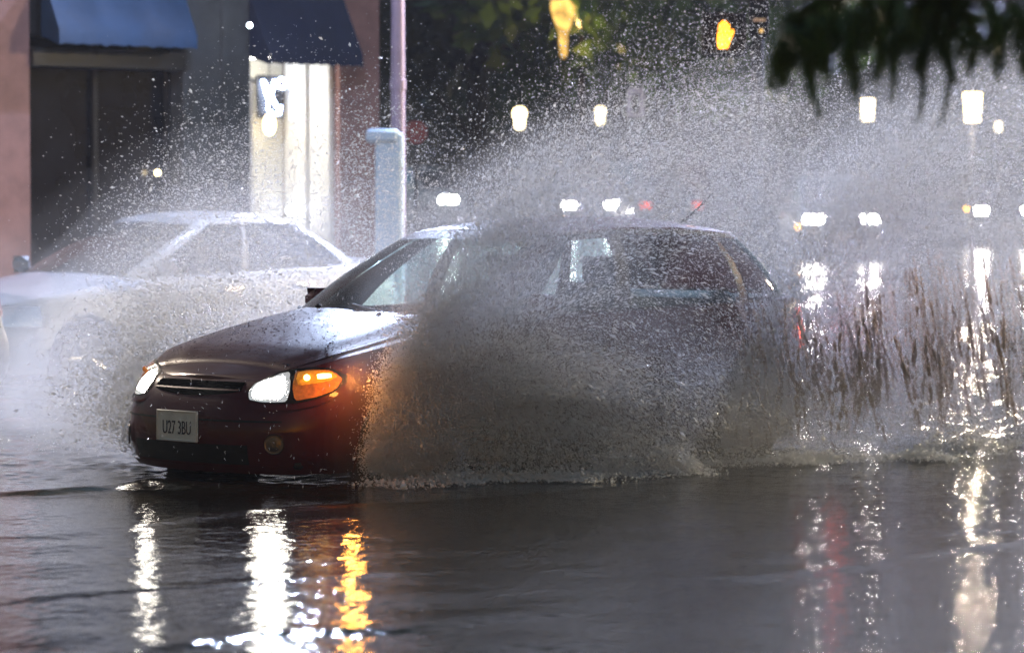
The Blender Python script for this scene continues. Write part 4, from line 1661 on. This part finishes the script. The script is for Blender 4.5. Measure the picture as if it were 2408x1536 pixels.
def mist_object(name, dens, lo, hi, material, label, level):
    nx_, ny_, nz_ = dens.shape
    me = bpy.data.meshes.new(name)
    arr = dens.transpose(2, 1, 0).ravel().astype(np.float32)
    me.vertices.add(len(arr))
    at_ = me.attributes.new('mist', 'FLOAT', 'POINT')
    at_.data.foreach_set('value', arr)
    me.materials.append(material)
    o = bpy.data.objects.new(name, me)
    COL.objects.link(o)
    o.location = street(0, 0, 0)
    o.rotation_euler = (0, 0, ANG)
    ng = bpy.data.node_groups.new(name, 'GeometryNodeTree')
    ng.interface.new_socket('Geometry', in_out='INPUT', socket_type='NodeSocketGeometry')
    ng.interface.new_socket('Geometry', in_out='OUTPUT', socket_type='NodeSocketGeometry')
    L = ng.links
    gi = ng.nodes.new('NodeGroupInput')
    go = ng.nodes.new('NodeGroupOutput')
    pos = ng.nodes.new('GeometryNodeInputPosition')

    def vm(op, a, b):
        n = ng.nodes.new('ShaderNodeVectorMath')
        n.operation = op
        for i, q in enumerate((a, b)):
            if q is None:
                continue
            if isinstance(q, (tuple, list)):
                n.inputs[i].default_value = q
            else:
                L.new(q, n.inputs[i])
        return n.outputs['Vector']

    def mm(op, a, b):
        n = ng.nodes.new('ShaderNodeMath')
        n.operation = op
        for i, q in enumerate((a, b)):
            if isinstance(q, (int, float)):
                n.inputs[i].default_value = q
            else:
                L.new(q, n.inputs[i])
        return n.outputs['Value']
    sc = [(dens.shape[i] - 1) / (hi[i] - lo[i]) for i in range(3)]
    g = vm('MULTIPLY', vm('SUBTRACT', pos.outputs['Position'], tuple(lo)), tuple(sc))
    g = vm('FLOOR', vm('ADD', g, (.5, .5, .5)), None)
    g = vm('MINIMUM', vm('MAXIMUM', g, (0, 0, 0)), (nx_ - 1, ny_ - 1, nz_ - 1))
    sp = ng.nodes.new('ShaderNodeSeparateXYZ')
    L.new(g, sp.inputs[0])
    ix = mm('ADD', sp.outputs[0], mm('ADD', mm('MULTIPLY', sp.outputs[1], nx_), mm('MULTIPLY', sp.outputs[2], nx_ * ny_)))
    na = ng.nodes.new('GeometryNodeInputNamedAttribute')
    na.data_type = 'FLOAT'
    na.inputs['Name'].default_value = 'mist'
    si = ng.nodes.new('GeometryNodeSampleIndex')
    si.data_type = 'FLOAT'
    si.domain = 'POINT'
    L.new(gi.outputs[0], si.inputs['Geometry'])
    vsock = [s for s in si.inputs if s.name == 'Value' and s.enabled][0]
    L.new([s for s in na.outputs if s.name == 'Attribute' and s.enabled][0], vsock)
    L.new(ix, si.inputs['Index'])
    vc = ng.nodes.new('GeometryNodeVolumeCube')
    L.new([s for s in si.outputs if s.enabled][0], vc.inputs['Density'])
    vc.inputs['Background'].default_value = 0
    vc.inputs['Min'].default_value = lo
    vc.inputs['Max'].default_value = hi
    vc.inputs['Resolution X'].default_value = nx_
    vc.inputs['Resolution Y'].default_value = ny_
    vc.inputs['Resolution Z'].default_value = nz_
    vt = ng.nodes.new('GeometryNodeVolumeToMesh')
    vt.resolution_mode = 'GRID'
    vt.inputs['Threshold'].default_value = level
    vt.inputs['Adaptivity'].default_value = 0.05
    L.new(vc.outputs['Volume'], vt.inputs['Volume'])
    sm = ng.nodes.new('GeometryNodeSetMaterial')
    sm.inputs['Material'].default_value = material
    L.new(vt.outputs['Mesh'], sm.inputs['Geometry'])
    L.new(sm.outputs[0], go.inputs[0])
    md = o.modifiers.new('mist', 'NODES')
    md.node_group = ng
    tag(o, label, kind='stuff')
    return o


def mist_mat(name, col, aniso, dens):
    m, nt, out = new_mat(name)
    v = N(nt, 'ShaderNodeVolumePrincipled')
    v.inputs['Color'].default_value = (*col, 1)
    v.inputs['Density'].default_value = dens
    v.inputs['Anisotropy'].default_value = aniso
    nt.links.new(v.outputs['Volume'], out.inputs['Volume'])
    return m


VX = .10
lo, hi = (-7.0, .3, .0), (2.3, 3.0, 3.0)
pn, _, tn = thin(*near_spray(900000))
n = 260000
tr = np.stack([srng.uniform(-6.8, -1.7, n), srng.normal(1.25, .28, n), srng.random(n) ** 1.2 * 1.15 + .02], 1)      # the trailing sheet
tr = tr[srng.random(n) < .55 + .45 * np.sin(tr[:, 0] * 14 + 4 * tr[:, 2] + 1.2 * np.sin(tr[:, 0] * 5))]
n = 90000
fo = np.stack([srng.uniform(-5.5, 1.7, n), 1.35 + .35 * srng.random(n), srng.exponential(.10, n) + .02], 1)          # froth at its foot
pn = np.concatenate([pn, tr, fo])
dn = blur(splat(pn, lo, hi, VX), 2)
dn = dn * np.clip(1 + .6 * billow(dn.shape, 3), .05, 3)
dn = dn / np.percentile(dn[dn > .5], 90)
for i, (lev, de) in enumerate(((.07, .16), (.17, .4), (.42, .45))):
    mist_object('near_mist', dn, lo, hi, mist_mat('near_mist', (.995, .975, .935), .4, de * NEAR_D), 'grey mist thrown over the near side of the maroon car', lev)
lo2, hi2 = (-6.5, -6.6, .0), (3.4, -.6, 3.0)
pf, _, tf = far_spray(500000)
n = 330000
dr = np.stack([srng.uniform(-2.5, 3.3, n), srng.uniform(-6.4, -1.0, n), srng.exponential(.75, n)], 1)     # fine spray that drifts
dr = dr[srng.random(n) < np.exp(-((dr[:, 0] - .5) / 1.8) ** 2) * np.clip((1.7 - dr[:, 2]) / .6, 0, 1)]
pf = np.concatenate([pf, dr])
df_ = blur(splat(pf, lo2, hi2, VX), 2)
df_ = df_ * np.clip(1 + .6 * billow(df_.shape, 4), .05, 3)
df_ = df_ / np.percentile(df_[df_ > .5], 90)
for i, (lev, de) in enumerate(((.08, .12), (.25, .35), (.6, .8))):
    mist_object('far_mist', df_, lo2, hi2, mist_mat('far_mist', (.98, .985, .995), .4, de * FAR_D), 'pale mist rising from the far side of the maroon car', lev)


def drops(name, p, vel, rad, stretch, material, label, parent=None, jit=.45):
    """small elongated drops, one mesh"""
    n = len(p)
    W = np.stack([U, V, [0, 0, 1]])               # street frame to world
    d = vel / (np.linalg.norm(vel, axis=1)[:, None] + 1e-9)
    d = d + jit * srng.normal(size=(n, 3))
    d /= np.linalg.norm(d, axis=1)[:, None]
    a = np.cross(d, srng.normal(size=(n, 3)))
    a /= np.linalg.norm(a, axis=1)[:, None]
    b = np.cross(d, a)
    R_ = rad[:, None]
    q = np.stack([p + d * R_ * stretch, p - d * R_ * stretch, p + a * R_, p - a * R_ * .5 + b * R_ * .8, p - a * R_ * .5 - b * R_ * .8], 1).reshape(-1, 3)
    q = q @ W + np.array([CAR[0], CAR[1], 0])
    f = np.array([(0, 2, 3), (0, 3, 4), (0, 4, 2), (1, 3, 2), (1, 4, 3), (1, 2, 4)])
    fs = (np.arange(n)[:, None, None] * 5 + f[None]).reshape(-1, 3)
    o = raw_mesh(name, q, fs, material, parent, smooth=True)
    tag(o, label, kind='stuff')
    return o


m, nt, out = new_mat('water_drop')
di = N(nt, 'ShaderNodeBsdfDiffuse'); di.inputs['Color'].default_value = (.86, .87, .88, 1)
tl_ = N(nt, 'ShaderNodeBsdfTranslucent'); tl_.inputs['Color'].default_value = (.93, .94, .95, 1)
gl = N(nt, 'ShaderNodeBsdfGlossy'); gl.inputs['Roughness'].default_value = .15
m1 = N(nt, 'ShaderNodeMixShader'); m1.inputs['Fac'].default_value = .65
m2 = N(nt, 'ShaderNodeMixShader'); m2.inputs['Fac'].default_value = .12
nt.links.new(di.outputs[0], m1.inputs[1]); nt.links.new(tl_.outputs[0], m1.inputs[2])
nt.links.new(m1.outputs[0], m2.inputs[1]); nt.links.new(gl.outputs[0], m2.inputs[2])
nt.links.new(m2.outputs[0], out.inputs['Surface'])
M_drop = m

p, ve, t = thin(*near_spray(1150000))
rad = .00115 * np.exp(.5 * srng.normal(size=len(p))) * (1 + .35 * (p[:, 2] > 1.2) + .5 * (t < .12))
# ropes and torn sheets: jets that keep together, in larger and longer drops
rp, rv, rt = cat(emit(44000, 1.66, .86, 1, (.3, 1.9), (2.0, 8.6), (-1.4, .3), .62, g=5.8, nj=55, jit=.012),
                 emit(42000, 1.58, .90, 1, (.5, 2.4), (.8, 4.2), (-2.0, .5), .50, nj=36, jit=.012),
                 emit(46000, -1.0, .90, 1, (.2, 1.7), (1.5, 8.8), (-2.0, .2), .70, g=4.8, nj=50, jit=.012))
rr = .0019 * np.exp(.5 * srng.normal(size=len(rp))) * (1.3 - .5 * np.clip(rt / .6, 0, 1))
sp_ = np.concatenate([np.full(len(p), 1.7), np.full(len(rp), 3.4)])[:, None]
jt_ = np.concatenate([np.full(len(p), .45), np.full(len(rp), .18)])[:, None]
drops('near_spray', np.concatenate([p, rp]), np.concatenate([ve - [[VC * .5, 0, 0]], rv - [[VC * .5, 0, 0]]]), np.concatenate([rad, rr]), sp_, M_drop,
      'fine white drops flung up along the near side of the maroon car', jit=jt_)
p, ve, t = cat(far_spray(170000), emit(150000, 1.60, -.86, -1, (.4, 5.5), (4.0, 7.7), (-1.0, 1.4), .75, g=6.2, nj=160, jit=.14, tp=.6),
               emit(110000, -.6, -.86, -1, (.3, 3.2), (5.0, 9.4), (-2.0, .2), .80, g=5.6, nj=160, jit=.14, tp=.6))
rad = .0019 * np.exp(.5 * srng.normal(size=len(p)))
drops('far_spray', p, ve, rad, 1.6, M_drop, 'coarse white drops flung up beyond the far side of the maroon car')

# rain and stray drops round the lit nose
n = 900
p = np.stack([srng.uniform(1.2, 3.0, n), srng.uniform(-1.6, 1.6, n), srng.uniform(.02, 1.0, n)], 1)
ve = np.tile([[2.0, 2.2, -3.4]], (n, 1)) + .15 * srng.normal(size=(n, 3))
ok = ~((p[:, 0] < 2.25) & (np.abs(p[:, 1]) < .9))
p, ve = p[ok], ve[ok]
W0 = srng.uniform(.5, 1.2, len(p))
o = drops('rain', p, ve * 4, .0011 * W0, 11, M_drop, 'short rain streaks in front of the lit bumper')
a = emit(2600, 1.95, -.72, -1, (.0, 1.5), (.4, 3.4), (-.6, 1.4), .12, z0=.32)
b = emit(1500, 2.0, .62, 1, (.0, .8), (-1.5, .8), (-.2, 1.0), .14, z0=.52)
p, ve = np.concatenate([a[0], b[0]]), np.concatenate([a[1], b[1]])
drops('lamp_splash', p, ve, .0024 * np.exp(.4 * srng.normal(size=len(p))), 2.2, M_drop, 'bright drops sparkling beside the maroon car headlights')

# foam where the thrown water meets the street
n = 110000
uu = srng.uniform(-6.5, 1.9, n)
base = 1.25 + .55 * np.clip((1.6 - uu) / 4, 0, 1) + .16 * np.sin(uu * 3.1) + .09 * np.sin(uu * 8.3 + 1)
ridge_h = .07 * (.4 + .6 * np.clip(np.sin(uu * 2.3 + .7) + np.sin(uu * 5.1), 0, 2))
vv_ = base + .10 * srng.normal(size=n)
p = np.stack([uu, vv_, np.abs(srng.normal(size=n)) * ridge_h * np.exp(-((vv_ - base) / .12) ** 2) + .012], 1)
keep = srng.random(n) < .25 + .75 * (np.sin(uu * 4.3) * np.sin(uu * 1.7 + 2) > .1)
p = p[keep]
drops('foam', p, np.tile([[3., 1.5, .5]], (len(p), 1)), (.0026 * np.exp(.6 * srng.normal(size=len(p)))), 1.4, M_drop, 'broken foam along the foot of the thrown water')

# the brown water sheet torn into strands behind the car
m, nt, out = new_mat('murky_water')
p_ = N(nt, 'ShaderNodeBsdfPrincipled')
tc = N(nt, 'ShaderNodeTexCoord')
no = N(nt, 'ShaderNodeTexNoise')
no.inputs['Scale'].default_value = 7
nt.links.new(tc.outputs['Object'], no.inputs['Vector'])
r_ = N(nt, 'ShaderNodeValToRGB')
r_.color_ramp.elements[0].color = (.50, .40, .34, 1)
r_.color_ramp.elements[1].color = (.72, .62, .55, 1)
nt.links.new(no.outputs['Fac'], r_.inputs['Fac'])
nt.links.new(r_.outputs['Color'], p_.inputs['Base Color'])
p_.inputs['Roughness'].default_value = .12
p_.inputs['IOR'].default_value = 1.33
tb_ = N(nt, 'ShaderNodeBsdfTranslucent')
nt.links.new(r_.outputs['Color'], tb_.inputs['Color'])
mx = N(nt, 'ShaderNodeMixShader')
mx.inputs['Fac'].default_value = .6
nt.links.new(p_.outputs['BSDF'], mx.inputs[1])
nt.links.new(tb_.outputs['BSDF'], mx.inputs[2])
tp_ = N(nt, 'ShaderNodeBsdfTransparent')
mt_ = N(nt, 'ShaderNodeMixShader')
mt_.inputs['Fac'].default_value = .42
nt.links.new(mx.outputs['Shader'], mt_.inputs[1])
nt.links.new(tp_.outputs['BSDF'], mt_.inputs[2])
nt.links.new(mt_.outputs['Shader'], out.inputs['Surface'])
M_murk = m
pts, vel_, rr_ = [], [], []
for i in range(340):
    u0 = srng.uniform(-6.0, -1.0)
    v0 = .9 + .55 * srng.random()
    hgt = srng.uniform(.65, 1.25) * (1.0 - .2 * abs(u0 + 3.6) / 2)
    zb = srng.uniform(.02, .35)
    lean = srng.uniform(.15, .5)
    w0_ = srng.uniform(.002, .0075)
    ph, am, fr = srng.uniform(0, 6), srng.uniform(.01, .035), srng.uniform(4, 9)
    n = int(300 * (hgt - zb * .5))
    q = np.sort(srng.random(n))
    gap = np.sin(q * srng.uniform(12, 30) + ph) > srng.uniform(-1.2, -.5)
    w = w0_ * np.sin(np.pi * (.04 + .92 * q)) ** .6 * (.6 + .25 * srng.random(n) + .4 * np.sin(q * srng.uniform(9, 20) + ph))
    x = u0 + lean * hgt * q + am * np.sin(fr * q + ph) + .0015 * srng.normal(size=n)
    y = v0 + .12 * q + am * np.cos(fr * .8 * q + ph) + .006 * srng.normal(size=n)
    z = zb + (hgt - zb) * q
    pts.append(np.stack([x, y, z], 1)[gap])
    vel_.append(np.stack([lean + am * fr * np.cos(fr * q + ph) / hgt, 0 * q, 1 + 0 * q], 1)[gap] * 3)
    rr_.append(np.abs(w[gap]) + .001)
pts, vel_, rr_ = np.concatenate(pts), np.concatenate(vel_), np.concatenate(rr_)
drops('water_strands', pts, vel_, rr_, 3.2, M_murk, 'brown ragged strands of water rising behind the maroon car', jit=.12)

# beads of water standing on the hood
hr = np.random.default_rng(77)
hd = [o for o in hatch.children if o.name.startswith('hood')][0]
hv = np.array([v.co for v in hd.data.vertices])
hq = np.array([list(q.vertices) for q in hd.data.polygons])
n = 2400
qi = hr.integers(0, len(hq), n)
w = hr.dirichlet([1, 1, 1, 1], n)
bp_ = (hv[hq[qi]] * w[:, :, None]).sum(1)
br = .0022 * np.exp(.45 * hr.normal(size=n))
ring = np.array([(math.cos(a), math.sin(a), 0) for a in np.linspace(0, 2 * math.pi, 7)[:-1]])
V_ = np.concatenate([bp_[:, None, :] + ring[None] * br[:, None, None], bp_[:, None, :] + ring[None] * br[:, None, None] * .7 + np.array([0, 0, 1]) * br[:, None, None] * .45,
                     bp_[:, None, :] + np.array([0, 0, .7]) * br[:, None, None]], 1)
fq = [(i, (i + 1) % 6, 6 + (i + 1) % 6, 6 + i) for i in range(6)] + [(6, 7, 12, 12), (7, 8, 12, 12)][:0]
F4 = (np.arange(n)[:, None, None] * 13 + np.array(fq)[None]).reshape(-1, 4)
M_bead = mat('water_bead', (.05, .03, .03), .04, 0, coat=1.0, var=0)
bo = raw_mesh('water_beads', V_.reshape(-1, 3), F4, M_bead, hatch, True)
F3 = [(6 + i, 6 + (i + 1) % 6, 12) for i in range(6)]
bo['kind'] = 'stuff'
